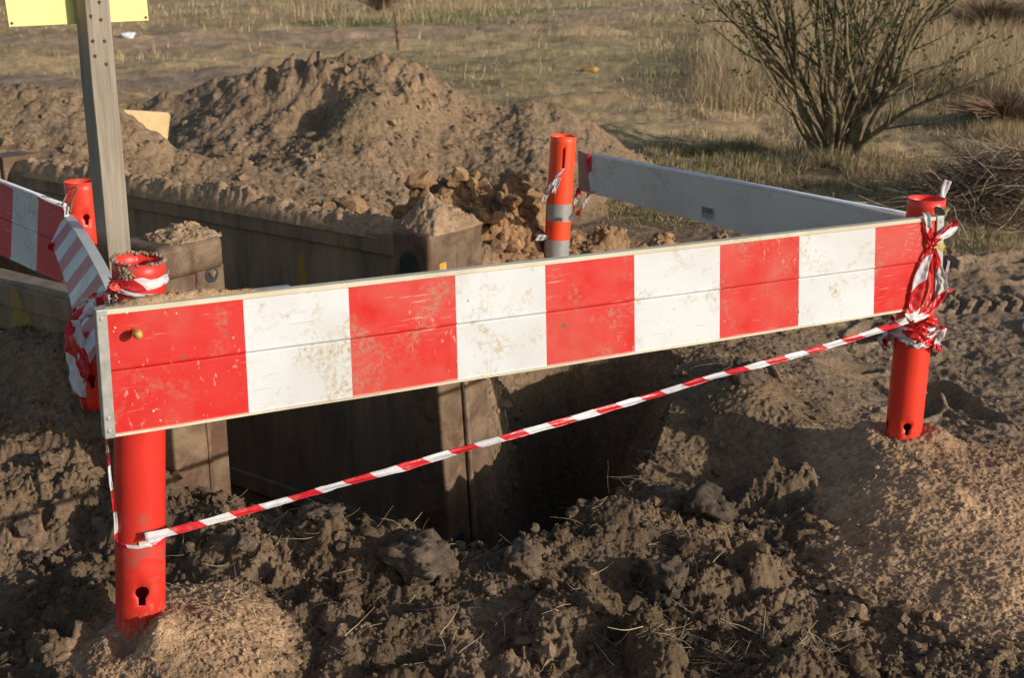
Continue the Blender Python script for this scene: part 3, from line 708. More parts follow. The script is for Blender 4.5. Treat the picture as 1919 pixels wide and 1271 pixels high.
# sticker with its print
def on_plane(A, n, px, py, off=0.0):
    r = ray(px, py); t = ((A+n*off)-Vector((0, 0, CH))).dot(n)/r.dot(n); return r*t+Vector((0, 0, CH))
on = lambda px, py, off=0.0: on_plane(RI['BL'], RI['n'], px, py, off)
sk = MB(); q = [on(1313, 387, .0012), on(1336, 392, .0012), on(1338, 416, .0012), on(1315, 409, .0012)]
s0 = on(1314, 388, 0); su = RI['u']; sup = RI['up']; sw = (on(1336, 392)-on(1313, 387)).length; sh = (on(1313, 387)-on(1315, 410)).length
BLs = on(1314.5, 409, .0005)
sk.prism([BLs, BLs+su*sw, BLs+su*sw+sup*sh, BLs+sup*sh], RI['n']*.0008); sticker = sk.build('sticker', M_stick, RE_)
ink = MB(); n2 = RI['n']
def bar(x0, x1, y0, y1):
    b0 = BLs+n2*.0011; ink.prism([b0+su*sw*x0+sup*sh*y0, b0+su*sw*x1+sup*sh*y0, b0+su*sw*x1+sup*sh*y1, b0+su*sw*x0+sup*sh*y1], n2*.0004)
bar(.04, .96, .94, .98); bar(.04, .96, .53, .63)
for yy, ws in ((.44, (.05, .3, .35, .62, .68, .95)), (.36, (.05, .45, .5, .9)), (.28, (.05, .2, .25, .6, .66, .9)), (.20, (.05, .35, .4, .7)), (.12, (.05, .5, .55, .85))):
    for i in range(0, len(ws), 2): bar(ws[i], ws[i+1], yy, yy+.03)
ink.build('printed_rules', M_ink, sticker)
tc = bpy.data.curves.new('print', 'FONT'); tc.body = 'DOGMA'; tc.size = sh*.36; tc.align_x = 'CENTER'; tc.extrude = .0003; tc.offset = .0006
to = bpy.data.objects.new('print', tc); COL.objects.link(to); dg = bpy.context.evaluated_depsgraph_get(); tme = bpy.data.meshes.new_from_object(to.evaluated_get(dg)); bpy.data.objects.remove(to)
from mathutils import Matrix
mm = Matrix((su, sup, n2)).transposed().to_4x4(); mm.translation = BLs+su*sw*.5+sup*sh*.67+n2*.0013; tme.transform(mm); tme.materials.clear(); link('printed_word', tme, M_ink, sticker)
# left plank in shade
lp = [P(-190, 270, 4.33), P(119, 387, 3.66), P(-200, 385, 4.33), P(116, 531, 3.66)]
A, B = Vector(lp[0]), Vector(lp[1]); LL = (B-A).length
lonp = lambda px, py: ((on_plane(Vector(lp[2]), ((B-A).cross(Vector(lp[0])-Vector(lp[2]))).normalized(), px, py)-A).length/LL)
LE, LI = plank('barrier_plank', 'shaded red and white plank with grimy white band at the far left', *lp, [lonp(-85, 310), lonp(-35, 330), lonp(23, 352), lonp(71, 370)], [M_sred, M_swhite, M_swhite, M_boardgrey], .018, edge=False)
m = MB(); m.tube([LI['TL']+LI['up']*.002-LI['n']*.006, LI['TR']+LI['up']*.002-LI['n']*.006], .0075, 10); m.build('top_rim', M_edgeblue, LE, True)
# curved striped board
def curved_board():
    e = empty('warning_board', P(150, 600, 3.2), 'bent board with slanting pink and white stripes, sagging behind the left front tube', 'warning board')
    top = catmull([P(121, 404, 3.70), P(141, 430, 3.45), P(163, 466, 3.2), P(184, 505, 3.0), P(203, 546, 2.86), P(215, 600, 2.78)], 36)
    bot = catmull([P(97, 455, 3.60), P(112, 496, 3.36), P(127, 540, 3.15), P(138, 590, 2.97), P(146, 650, 2.85), P(150, 720, 2.78)], 36)
    nr = 70; V = []; mi = []; Fc = []; k = len(top)
    n = (Vector(top[90])-Vector(top[0])).cross(Vector(bot[90])-Vector(top[90])).normalized()
    if n.dot(Vector((0, 0, CH))-Vector(top[90])) < 0: n = -n
    for i in range(k):
        for j in range(nr+1): V.append(tuple(Vector(top[i]).lerp(Vector(bot[i]), j/nr)))
    for i in range(k-1):
        for j in range(nr):
            Fc.append((i*(nr+1)+j, (i+1)*(nr+1)+j, (i+1)*(nr+1)+j+1, i*(nr+1)+j+1)); s = (i/(k-1)*11.0+(j/nr)*.9+.1); mi.append(int(s*1.0) % 2)
    me = bpy.data.meshes.new('striped_sheet'); me.from_pydata(V, [], Fc); me.polygons.foreach_set('material_index', np.array(mi, dtype=np.int32))
    o = link('striped_sheet', me, [M_swhite, simple('pink_stripe', (.42, .09, .11), .5, 0, .2, 30, .1)], e); s = o.modifiers.new('s', 'SOLIDIFY'); s.thickness = .004; s.offset = 0
    m = MB(); k2 = len(top); pts = []
    up = Vector((0, 0, 1)); back = Vector((.75, .35, 0)).normalized()*.022
    for i in range(k2): t = Vector(top[i]); m.v += [tuple(t-back*.2+up*.003), tuple(t+back+up*.003), tuple(t+back-up*.014), tuple(t-back*.2-up*.004)]
    for i in range(k2-1):
        for j in range(4): m.f.append((i*4+j, i*4+(j+1) % 4, (i+1)*4+(j+1) % 4, (i+1)*4+j)); m.m.append(0)
    m.f += [(0, 1, 2, 3), tuple(range((k2-1)*4, k2*4))]; m.m += [0, 0]
    m.build('top_rim', simple('board_rim', (.60, .58, .53), .5, 0, .1, 20, .1), e)
curved_board()
# ------------------------------------------------------------------ wooden signpost
wp = P(211, 430, 3.44); wx, wy = wp.x, wp.y; W2 = .0335
nA = Vector((.66, -.75, 0)); nB = Vector((-.75, -.66, 0))
e = empty('signpost', (wx, wy, 0), 'weathered square timber post with rusty nail holes carrying a yellow board', 'signpost')
m = MB(); rings = 14
for k in range(rings+1):
    z = -.3+2.1*k/rings; j = lambda: random.uniform(-.0012, .0012)
    for a, b in ((1, -1), (1, 1), (-1, 1), (-1, -1)): m.v.append(tuple(Vector((wx+j(), wy+j(), z))+nA*W2*a+nB*W2*b))
for k in range(rings):
    for j in range(4): m.f.append((k*4+j, k*4+(j+1) % 4, (k+1)*4+(j+1) % 4, (k+1)*4+j)); m.m.append(0)
m.f += [(0, 1, 2, 3), tuple(range(rings*4, rings*4+4))]; m.m += [0, 0]
m.build('post', M_wood, e, bevel=.003)
Aw = Vector((wx, wy, 0))+nA*W2
for k, (px, py) in enumerate([(186, 3), (170, 29), (189, 36), (174, 76), (196, 76), (178, 104), (199, 119)]):
    c = on_plane(Aw, nA, px, py); m = MB(); m.tube([c-nA*.003, c+nA*.0025, c+nA*.004], [.0045, .004, .001], 9)
    m.tube([c+nA*.0004, c+nA*.0006-Vector((random.uniform(-.002, .002), 0, random.uniform(.005, .010)))], [.0022, .0004], 5); m.build('nail_hole', M_nail, e)
Ab = Vector((wx, wy, 0))-nA*(W2+.004); ob = lambda px, py: on_plane(Ab, nA, px, py)
s1, s2, s3 = ob(17, 50), ob(138, 45), ob(279, 38)
m = MB(); h = Vector((0, 0, .3)); bu = (s3-s1).normalized(); m.prism([s1, s3, s3+h-bu*.004, s1+h-bu*.014], nA*-.004)
sb = m.build('sign_board', M_sign, e, bevel=.001)
for px, py in ((22, 43), (273, 32)):
    c = ob(px, py); q = MB(); q.tube([c, c+nA*.002], .0035, 8); q.build('rivet', M_nail, sb)

# ------------------------------------------------------------------ trench box
def trench_box():
    e = empty('trench_box', tuple((C2+FP)/2), 'rusty steel trench box lining the pit, its two side panels capped with sand', 'trench box')
    U = Vector((0, 0, 1))
    def blk(m, c, a, la, b, lb, z0, z1, mi=0, lean=Vector((0, 0, 0))):
        c = Vector(c); lo = [c, c+a*la, c+a*la+b*lb, c+b*lb]
        m.hexa([p+U*z0-lean for p in lo]+[p+U*z1 for p in lo], mi)
    # near panel: outer face towards the camera-left, runs from behind the near post
    for nm, st, off, ln in (('side_panel', C2+DT*.12-NT*.08, 0, 2.9), ('side_panel', FP+DT*.08+NT*.01, 0, 2.40)):
        top = .50 if st.x < -.3 else .635
        m = MB(); blk(m, st, DT, ln, NT, .10, -1.7, top)
        o = m.build(nm, M_panel, e, bevel=.012)
        r = MB(); sgn = -1 if top < .55 else 1
        for zz in (top-.045, -.45, -1.0): 
            r = MB(); blk(r, st-NT*.016, DT, ln-.02, NT, .014, zz-.035, zz+.035); r.build('stiffening_rib', M_panel, o, bevel=.004)
    # near post
    m = MB(); c = C2-NT*.205
    blk(m, c, DT, .155, NT, .14, -1.5, .705); blk(m, c+NT*.137+DT*.012, DT, .14, NT, .072, -1.5, .70)
    post = m.build('corner_post', M_rust, e, bevel=.008, seg=3)
    q = MB(); blk(q, c-NT*.008-DT*.012, DT, .19, NT, .228, .665, .762, lean=Vector((0, 0, 0))); q.build('cap_plate', M_rust, post, bevel=.02, seg=4)
    q = MB(); blk(q, c+NT*.12-DT*.006, DT, .05, NT, .100, .54, .68); q.build('lug_plate', M_rust, post, bevel=.006)
    bc = c+NT*.172-DT*.0065+U*.655; 
    ring = [bc+(NT*math.cos(a)+U*math.sin(a))*.023 for a in np.linspace(0, 2*PI, 24, False)]
    q = MB(); q.prism(ring, DT*-.0015); h = q.build('pin_hole', M_dark, post)
    q = MB(); sp_ = c+NT*.122-DT*.001; q.tube([sp_+U*(.64-.06*i_)+NT*random.uniform(-.0015, .0015) for i_ in range(30)], [.0035+.0015*(i_ % 2) for i_ in range(30)], 6); q.build('weld_seam', M_rust, post, True)
    v, f = ico(3); v = rock(v, 5, .3)*.0155; me = big_mesh('hole_soil', v+np.array(bc-DT*.0), f, np.tile((.4, .29, .2), (len(v), 1)), True); link('hole_soil', me, M_soil, h)
    q = MB(); 
    q.tube([c+NT*.09-DT*.001+U*.60, c+NT*.09-DT*.006+U*.575], .003, 6)
    q.build('weld_spatter', M_cream, post)
    # far post, leaning a little
    ln = Vector((-.12, -.01, 0)); c = FP-NT*.10
    m = MB(); blk(m, c, DT, .13, NT, .115, -1.7, .64, lean=ln); blk(m, c+NT*.137, DT, .12, NT, .115, -1.7, .635, lean=ln)
    blk(m, c+NT*.10+DT*.025, DT, .09, NT, .05, -1.7, .63, lean=ln)
    fp = m.build('corner_post', M_rust, e, bevel=.01, seg=3)
    q = MB(); p0 = c+NT*.126-DT*.002; q.tube([p0+U*-1.6-ln*1.0, p0+U*.625], .012, 10); q.build('guide_rod', M_rust, fp, True)
    q = MB(); blk(q, c-NT*.012-DT*.012, DT, .16, NT, .275, .50, .68); q.build('cap_plate', M_rust, fp, bevel=.015, seg=3)
    q = MB(); blk(q, c+NT*.035-DT*.0145, DT, .01, NT, .035, .52, .58); q.build('yellow_paint_patch', simple('old_yellow_paint', (.62, .36, .05), .6, 0, .3, 40, .3), fp, bevel=.003)
    # arched eye on the shaded face
    q = MB(); ac = c-NT*.0135+DT*.072+U*.57; arch = [ac+DT*(.038*math.cos(a))+U*(.045*math.sin(a)) for a in np.linspace(0, PI, 12)]+[ac-DT*.038-U*.05, ac+DT*.038-U*.05]
    q.prism(arch, NT*-.002); q.build('arched_eye', M_dark, fp)
    q = MB(); hc = c+NT*.05-DT*.005-ln*.0+U*-.38-ln*.42; q.prism([hc+(NT*math.cos(a)+U*math.sin(a))*.022 for a in np.linspace(0, 2*PI, 20, False)], DT*-.003); q.build('pin_hole', M_dark, fp)
    q = MB(); b0 = c+DT*.14-NT*.03; blk(q, b0+DT*.02, DT, .09, NT, .05, -.56, -.53); blk(q, b0+DT*.05, DT, .02, NT, .05, -.75, -.56); q.build('bracket', M_rust, fp, bevel=.004)
    # far end posts and the strut between the panels
    m = MB(); blk(m, FP+DT*2.41-NT*.03, DT, .13, NT, .17, -1.5, .68); o = m.build('corner_post', M_rust, e, bevel=.008)
    q = MB(); blk(q, FP+DT*2.43-NT*.055, DT, .09, NT, .023, .48, .70); q.build('lug_plate', M_rust, o, bevel=.006)
    q = MB(); q.tube([FAR_END-NT*.05+U*-.9, FAR_END-NT*1.05+U*-.9], .05, 16); q.build('strut', M_rust, e, True)
    q = MB(); q.tube([C2+DT*.2+U*-1.2, FP+DT*.1+U*-1.2], .05, 16); q.build('strut', M_rust, e, True)
    return c
trench_box()

# sand lying on top of steel, planks and tubes
def sand_strip(name, pts, halfw, h, label, wdir, lump=.02, seed=0, n=90, nw=14, droop=0, taper=True):
    """ridge of crumbly sand along a line, flat bottomed, rounded"""
    line = catmull(pts, max(2, n//(len(pts)-1))); k = len(line); V = []
    line = np.array(line); wd = np.array(wdir)/np.linalg.norm(wdir)
    s = np.linspace(0, 1, k); env = (np.clip(np.minimum(s, 1-s)*8, 0, 1))**.6 if taper else np.ones(k)
    for i in range(k):
        p = line[i]; hw = (halfw[0]+(halfw[1]-halfw[0])*s[i] if isinstance(halfw, tuple) else halfw)*(.5+.5*env[i])
        hh = (np.interp(s[i], *h) if isinstance(h, tuple) else h)
        for j in range(nw+1):
            a = -1+2*j/nw; q = p+wd*hw*a
            nz = fbm(np.array([q[0]*28.]), np.array([q[1]*28.+q[2]*9]), seed, 4, .6)[0]; nb = clods(np.array([q[0]]), np.array([q[1]]), max(lump*.8, .01), seed)[0]*lump
            z = (hh*(1-abs(a)**2.4)*(.75+.6*nz)+nb*.6*(1-abs(a)**3))*env[i]-(droop*abs(a)**5)
            V.append((q[0]+nz*.002, q[1], q[2]+z-.002-(0.004 if abs(a) > .99 else 0)))
    T = [(i*(nw+1)+j, (i+1)*(nw+1)+j, (i+1)*(nw+1)+j+1, i*(nw+1)+j+1) for i in range(k-1) for j in range(nw)]
    V = np.array(V); me = big_mesh(name, V, T, np.tile((.50, .325, .19), (len(V), 1))*(1+.15*fbm(V[:, 0]*9, V[:, 1]*9, 3)[:, None]), True, 4)
    o = link(name, me, M_soil); tag(o, label, 'sand'); return o
U3 = Vector((0, 0, 1))
fp0 = FP+DT*.10+NT*.06
sand_strip('sand_ridge', [fp0+U3*.634, fp0+DT*.45+U3*.634, fp0+DT*.9+U3*.634, fp0+DT*1.4+U3*.634, fp0+DT*2.0+U3*.634, fp0+DT*2.44+U3*.634], .072,
           ([0, .1, .2, .3, .45, .5, .6, .8, 1], [.02, .05, .03, .035, .075, .05, .045, .06, .03]), 'wavy ridge of sand lying along the top of the far steel trench panel', NT, .03, 5, 240, 20, .02)
cp = FP+DT*.055+NT*.03
def sand_dome(ctr, ax, ra, ay, rb, h, label, seed, peak=(0, 0), pw=1.6, lump=.01):
    nr, na = 46, 120; V = []; base = Vector(ctr)
    for i in range(nr+1):
        r = i/nr
        for j in range(na):
            a = 2*PI*j/na; sq = 1/max(abs(math.cos(a)), abs(math.sin(a)))**.75; u = math.cos(a)*r*sq; v_ = math.sin(a)*r*sq
            V.append(base+ax*ra*u+ay*rb*v_+U3*0)
    V = np.array([tuple(p) for p in V]); rr = np.repeat(np.arange(nr+1)/nr, na); aa = np.tile(np.arange(na)*2*PI/na, nr+1)
    off = 1-np.clip(np.hypot(rr*np.cos(aa)-peak[0]*(1-rr), rr*np.sin(aa)-peak[1]*(1-rr)), 0, 1)**pw
    nz = fbm(V[:, 0]*9, V[:, 1]*9, seed, 4, .55); nf = fbm(V[:, 0]*45, V[:, 1]*45, seed+5, 5, .65)
    zz = h*off*(1+.35*nz)*(.9+.1*(rr < .9))+lump*nf*(rr < .97)+.6*lump*clods(V[:, 0], V[:, 1], .016, seed)/.5
    V[:, 2] += np.where(rr > .985, -.004, np.maximum(zz, .001))
    T = [(i*na+j, i*na+(j+1) % na, (i+1)*na+(j+1) % na, (i+1)*na+j) for i in range(nr) for j in range(na)]
    me = big_mesh('sand_pile', V, [t[::-1] for t in T], np.tile((.44, .295, .18), (len(V), 1))*(1+.15*nz[:, None]), True, 4)
    o = link('sand_pile', me, M_soil); tag(o, label, 'sand')
cp = FP+DT*.065+NT*.03+U3*.677
sand_dome(cp, NT, .135, DT, .09, .105, 'rounded cap of dry sand on the steel post behind the middle of the front plank', 9, (-.3, .2), 1.35)
cc = C2-NT*.09+DT*.07+U3*.759
sand_dome(cc+NT*.02, NT, .098, DT, .075, .028, 'low crumbly sand on top of the near steel post beside the left front tube', 13, (.3, .3), 1.8)
bt = lambda px, py: PL(px, py, -.030)
# sand resting on the plank's ledge and tube back
a, b = FI['TL'], FI['TR']; un = FI['u']
sand_strip('sand_ridge', [a-n_*.028+un*.0-U3*.002, a-n_*.03+un*.12-U3*.002, a-n_*.03+un*.22, a-n_*.018+un*.36], (.026, .008), ([0, .12, .5, .7, 1], [.008, .014, .018, .016, .003]),
           'crumbs of sand lying on the left end of the front plank around the tube', -n_, .008, 21, 120, 14)
# support ledge under that sand (the plank's folded rear flange)
m = MB(); q0 = a-n_*.0245-U3*.004; q1 = q0+un*.40; m.hexa([q0-U3*.01, q1-U3*.01, q1-n_*.03-U3*.01, q0-n_*.03-U3*.01, q0, q1, q1-n_*.03, q0-n_*.03]); m.build('rear_ledge', M_galv, FE)
# sand crumbs on tube rim and tape
def crumb_cluster(name, label, centers, smin=.002, smax=.006, seed=1, colr=(.43, .31, .21)):
    v, f = ico(2); rs = np.random.default_rng(seed); Vs = []; Ts = []; b = 0
    for c in centers:
        s = rs.uniform(smin, smax); vv = rock(v, int(rs.integers(0, 50)), .3)*s+np.array(c); Vs.append(vv); Ts.append(f+b); b += len(v)
    V = np.concatenate(Vs); me = big_mesh(name, V, np.concatenate(Ts), np.tile(colr, (len(V), 1)), True); o = link(name, me, M_soil); tag(o, label, 'sand', None, 'stuff'); return o
cs = []
for k in range(150):
    a_ = random.uniform(0, 2*PI); rr = LTF['rad']-.002+random.uniform(-.003, .003)
    if 1.4 < a_ < 2.3 or a_ > 5.6 or a_ < .3: 
        if random.random() < .7: continue
    cs.append(lt_top+LTF['back']*math.cos(a_)*rr+LTF['side']*math.sin(a_)*rr+U3*random.uniform(0, .004))
for k in range(170):
    t = random.random(); ang_ = -.62+.12*random.gauss(0, 1)*(1+t); cs.append(lt_top-U3*(.008+t*.045)+(LTF['back']*math.cos(ang_)+LTF['side']*math.sin(ang_))*(LTF['rad']+.001))
for k in range(120):
    t = random.random(); ang_ = -1.25+.35*random.gauss(0, .5); cs.append(lt_top-U3*(.045+t*.055)+(LTF['back']*math.cos(ang_)+LTF['side']*math.sin(ang_))*(LTF['rad']+.004+random.random()*.006))
crumb_cluster('sand_crumbs', 'damp sand crumbs clinging to the rim of the left front tube', cs, .0018, .0048)
v, f = ico(4); v2 = rock(v, 77, .25); v2 *= (1+.10*fbm(v[:, 0]*5, v[:, 1]*5+v[:, 2]*4, 5, 4))[:, None]*np.array([.026, .022, .022])
me = big_mesh('sand_lump', v2+np.array(P(1765, 398, 3.63)), f, np.tile((.40, .30, .2), (len(v2), 1)), True); o = link('sand_lump', me, M_soil); tag(o, 'lump of dried sand stuck on the plank top in front of the right tube', 'sand lump')
me = big_mesh('sand_lump', v2*.55+np.array(PL(1782, 472, -.01)), f, np.tile((.42, .28, .17), (len(v2), 1)), True); o = link('sand_lump', me, M_soil); tag(o, 'small tan lump stuck behind the right metal end of the front plank', 'sand lump')

# ------------------------------------------------------------------ barrier tape
def ribbon(label, pts, period=.13, phase=0, slope=.6, parent=None, name='barrier_tape', nseg=7, crumple=.002, nw=6, group='strands of red and white barrier tape', seed=0, edgecurl=.15):
    """pts: (point, half width, width direction)"""
    line = np.array(catmull([p[0] for p in pts], nseg)); k = len(line)
    tt = np.linspace(0, len(pts)-1, k); hw = np.interp(tt, range(len(pts)), [p[1] for p in pts])
    wd = np.stack([np.interp(tt, range(len(pts)), [p[2][c] for p in pts]) for c in range(3)], -1)
    s = np.concatenate([[0], np.cumsum(np.linalg.norm(np.diff(line, axis=0), axis=1))])
    V = []; UVs = []; rs = np.random.default_rng(seed); ph = rs.uniform(0, 6, 6)
    for i in range(k):
        t = line[min(i+1, k-1)]-line[max(i-1, 0)]; t = t/(np.linalg.norm(t)+1e-9); w_ = wd[i]-t*np.dot(wd[i], t); w_ = w_/(np.linalg.norm(w_)+1e-9); nn = np.cross(t, w_)
        for j in range(nw+1):
            a = -1+2*j/nw
            cz = crumple*(math.sin(s[i]*90+ph[0]+a*2)+.7*math.sin(s[i]*210+ph[1]-a*3)+1.2*math.sin(a*4+ph[2]+s[i]*25))
            V.append(line[i]+w_*hw[i]*a*(1-edgecurl*abs(math.sin(s[i]*30+ph[3])))+nn*(cz+hw[i]*.25*a*a)); UVs.append((s[i]/period+phase+a*hw[i]*slope/period, a))
    T = [(i*(nw+1)+j, (i+1)*(nw+1)+j, (i+1)*(nw+1)+j+1, i*(nw+1)+j+1) for i in range(k-1) for j in range(nw)]
    me = bpy.data.meshes.new(name); me.from_pydata([tuple(p) for p in V], [], T)
    uv = me.uv_layers.new(name='uv'); li = np.zeros(len(me.loops), np.int32); me.loops.foreach_get('vertex_index', li); uv.data.foreach_set('uv', np.array(UVs)[li].ravel())
    me.polygons.foreach_set('use_smooth', np.ones(len(T), bool))
    o = link(name, me, M_tape, parent); sm = o.modifiers.new('s', 'SOLIDIFY'); sm.thickness = .0005
    if parent is None: tag(o, label, 'barrier tape', group)
    return o
CD = Vector((0, math.cos(TH), -math.sin(TH))); CU = Vector((0, math.sin(TH), math.cos(TH))); CR_ = Vector((1, 0, 0))
def wdv(ang, tilt=0): a = R(ang); return CR_*math.cos(a)+CU*math.sin(a)+CD*tilt      # direction across the strip, angle seen in the image
# the long strand under the plank
a = P(272, 1008, 2.585); b = P(1690, 600, 3.60); n = 16; pts = []
wob = random.Random(5)
px_path = [(272, 1008), (345, 988), (440, 962), (520, 940), (640, 906), (760, 872), (880, 837), (990, 806), (1110, 772), (1230, 737), (1340, 703), (1440, 677), (1540, 652), (1620, 628), (1700, 600)]
hws = [.0135, .0112, .0105, .0098, .011, .0125, .0115, .011, .0115, .0105, .011, .0105, .0105, .0115, .013]
tilts = [.1, .3, .2, .4, 1.0, .2, .9, .1, .2, .5, .9, .2, .3, .5, .2]
for i, (x, y) in enumerate(px_path):
    t = (x-272)/(1700-272); dinv = (1/2.585)*(1-t)+(1/3.60)*t; pts.append((P(x, y+(3 if 300 < x < 1500 else 0), 1/dinv), hws[i]*.84, wdv(104, tilts[i])))
ribbon('long taut strand of red and white tape stretched under the front plank over the pit', pts, .135, .56, .9, crumple=.0008, nseg=10, seed=2)
# wraps round the left tube at that height
def wrap(F_, v, rad, hw, a0, a1, dz=0, n=14, jit=.002, seed=0, tilt=0):
    rs = random.Random(seed); out = []
    for k in range(n+1):
        t = k/n; a = a0+(a1-a0)*t; c = F_['bot']+F_['az']*(v+dz*t+rs.uniform(-jit, jit)); rr = rad+rs.uniform(0, jit)
        out.append((c+F_['back']*math.cos(a)*rr+F_['side']*math.sin(a)*rr, hw*(1+rs.uniform(-.2, .2)), F_['az']+F_['side']*tilt))
    return out
lv = lambda y: (1215-y)/(1215-487)*LTF['L']
t0 = ribbon('thin tape hanging from the front plank lower left corner, tied round the left tube', [(PL(199, 822, -.008), .002, wdv(0)), (P(203, 860, 2.60), .0035, wdv(5)), (P(206, 895, 2.60), .003, wdv(10, .5)), (P(212, 940, 2.60), .0035, wdv(0)), (P(217, 975, 2.61), .004, wdv(30))]+wrap(LTF, lv(990), .0565, .0045, -1.1, 1.4, .002, 8, .001, 3), .11, .1, crumple=.0006, seed=3)
ribbon('', wrap(LTF, lv(985), .0572, .005, -.1, 2.6, .006, 10, .001, 5), .16, .55, parent=t0, name='loose_end', crumple=.0006)
# tape round the top of the left tube and its tangle
t1 = ribbon('wide band of tape wound round the left front tube just below its sandy rim', wrap(LTF, lv(521), .0575, .0125, -1.45, 1.6, .010, 12, .002, 7), .21, .08, 1.0, crumple=.001, seed=4)
ribbon('', wrap(LTF, lv(527), .0600, .005, -1.2, .75, -.016, 8, .001, 8), .5, .52, parent=t1, name='folded_strip', crumple=.0006)
t2 = ribbon('twisted tape tail trailing from the left tube knot past the bent board',
    [(P(214, 538, 2.60), .006, wdv(60)), (P(198, 553, 2.62), .013, wdv(70, .3)), (P(180, 566, 2.66), .015, wdv(100, .4)), (P(163, 580, 2.70), .019, wdv(110, .5)), (P(146, 595, 2.70), .018, wdv(120, .2)), (P(131, 618, 2.68), .012, wdv(160, .4)), (P(126, 645, 2.66), .009, wdv(180, .5)),
     (P(132, 675, 2.66), .014, wdv(185, .2)), (P(137, 703, 2.65), .019, wdv(190, .2)), (P(146, 728, 2.64), .016, wdv(200, .3)), (P(157, 752, 2.63), .007, wdv(190)), (P(160, 768, 2.62), .003, wdv(180))], .19, .05, .9, crumple=.0035, nseg=9, seed=6, edgecurl=.3)
ribbon('', [(P(212, 540, 2.61), .007, wdv(90)), (P(196, 546, 2.64), .006, wdv(80, .4)), (P(176, 556, 2.7), .007, wdv(100, .2)), (P(150, 571, 2.75), .006, wdv(110)), (P(136, 584, 2.78), .005, wdv(100))], .12, .2, parent=t2, name='loose_end', crumple=.003, seed=9)
ribbon('', [(P(140, 600, 2.68), .012, wdv(170)), (P(150, 650, 2.67), .010, wdv(160, .6)), (P(158, 690, 2.66), .016, wdv(200, .2)), (P(148, 728, 2.65), .012, wdv(190))], .15, .62, parent=t2, name='loose_end', crumple=.003, seed=10)
v, f = ico(3); kn = rock(v, 9, .5)*np.array([.013, .010, .012]); me = big_mesh('knot', kn+np.array(P(212, 540, 2.59)), f, None, True); link('knot', me, simple('knot_red', (.6, .06, .05), .5, 0, .3, 90, .2), t1)
# hanging red tube fragment beside plank's left end (second section of tape, flat against it)
# tangle on the right end of the plank
RTW = 'tape'
t3 = ribbon('strip of tape looped over the front plank top edge above the yellow tassel',
    [(PL(1733, 399, -.02), .010, wdv(0)), (PL(1737, 406, .006), .0105, wdv(5)), (PL(1740, 425, .008), .0095, wdv(10)), (PL(1744, 445, .010), .008, wdv(5, .3)), (PL(1748, 462, .014), .005, wdv(0))], .16, .55, .8, crumple=.0008, seed=11)
ribbon('', [(PL(1734, 412, .004), .004, wdv(0)), (PL(1736, 440, .006), .006, wdv(10)), (PL(1744, 462, .012), .004, wdv(0))], .3, .02, parent=t3, name='folded_strip', seed=12)
ribbon('bow of tape bent round the right end of the front plank above the knot',
    [(PL(1748, 460, .014), .005, wdv(80)), (PL(1757, 447, .016), .010, wdv(110)), (PL(1770, 439, .015), .012, wdv(105)), (PL(1781, 434, .012), .011, wdv(110, .2)), (PL(1790, 423, .004), .010, wdv(140, .4)), (PL(1787, 413, -.012), .008, wdv(180, .6)), (PL(1778, 412, -.03), .006, wdv(180))], .15, .33, .8, crumple=.0016, seed=13)
ribbon('', [(PL(1749, 452, .018), .004, wdv(110)), (PL(1765, 436, .016), .004, wdv(115)), (PL(1784, 418, .008), .005, wdv(120))], .3, .05, parent=t3, name='folded_strip', seed=14)
ribbon('broad tape slanting down-left from the knot over the last red field',
    [(PL(1748, 462, .014), .006, wdv(20)), (PL(1738, 482, .012), .012, wdv(15)), (PL(1728, 508, .010), .0165, wdv(10)), (PL(1720, 535, .010), .019, wdv(5)), (PL(1715, 560, .010), .0195, wdv(5)), (PL(1711, 582, .012), .019, wdv(0, .2)), (PL(1700, 596, .016), .015, wdv(30, .4))], .17, .33, 1.2, crumple=.0012, seed=15)
ribbon('narrow folded strand of tape curving down-right from the knot to the foot of the plank',
    [(PL(1749, 463, .016), .006, wdv(0)), (PL(1755, 485, .014), .010, wdv(10)), (PL(1762, 510, .014), .0115, wdv(15)), (PL(1768, 530, .014), .0105, wdv(-10)), (PL(1765, 550, .014), .0125, wdv(-25)), (PL(1752, 572, .014), .012, wdv(-35)), (PL(1733, 590, .016), .010, wdv(-50, .3)), (PL(1712, 600, .02), .009, wdv(-70))], .165, .07, 1.0, crumple=.0015, seed=16)
ribbon('dark folded tape rope hanging straight down between two strands below the knot',
    [(PL(1746, 462, .010), .0045, wdv(0, .5)), (PL(1746, 500, .008), .0055, wdv(0, .8)), (PL(1747, 535, .008), .006, wdv(5, .8)), (PL(1742, 560, .010), .006, wdv(-10, .7)), (PL(1730, 585, .012), .006, wdv(-30, .6))], .8, .02, .5, crumple=.001, seed=17)
ribbon('thin end of tape sticking out past the metal end of the front plank',
    [(PL(1768, 520, -.02), .004, wdv(0)), (PL(1775, 505, -.015), .005, wdv(30)), (PL(1778, 488, -.02), .004, wdv(10)), (PL(1772, 530, -.03), .003, wdv(0)), (PL(1778, 543, -.03), .006, wdv(60)), (PL(1786, 545, -.03), .004, wdv(80))], .1, .5, parent=t3, name='loose_end', crumple=.002, seed=18)
rv = lambda y: (880-y)/(880-371)*RTF['L']
t4 = ribbon('crumpled bundle of tape wound several times round the right tube below the plank',
    wrap(RTF, rv(612), .058, .016, -2.4, 2.4, -.008, 20, .006, 21, .2), .19, .2, 1.0, crumple=.003, seed=21)
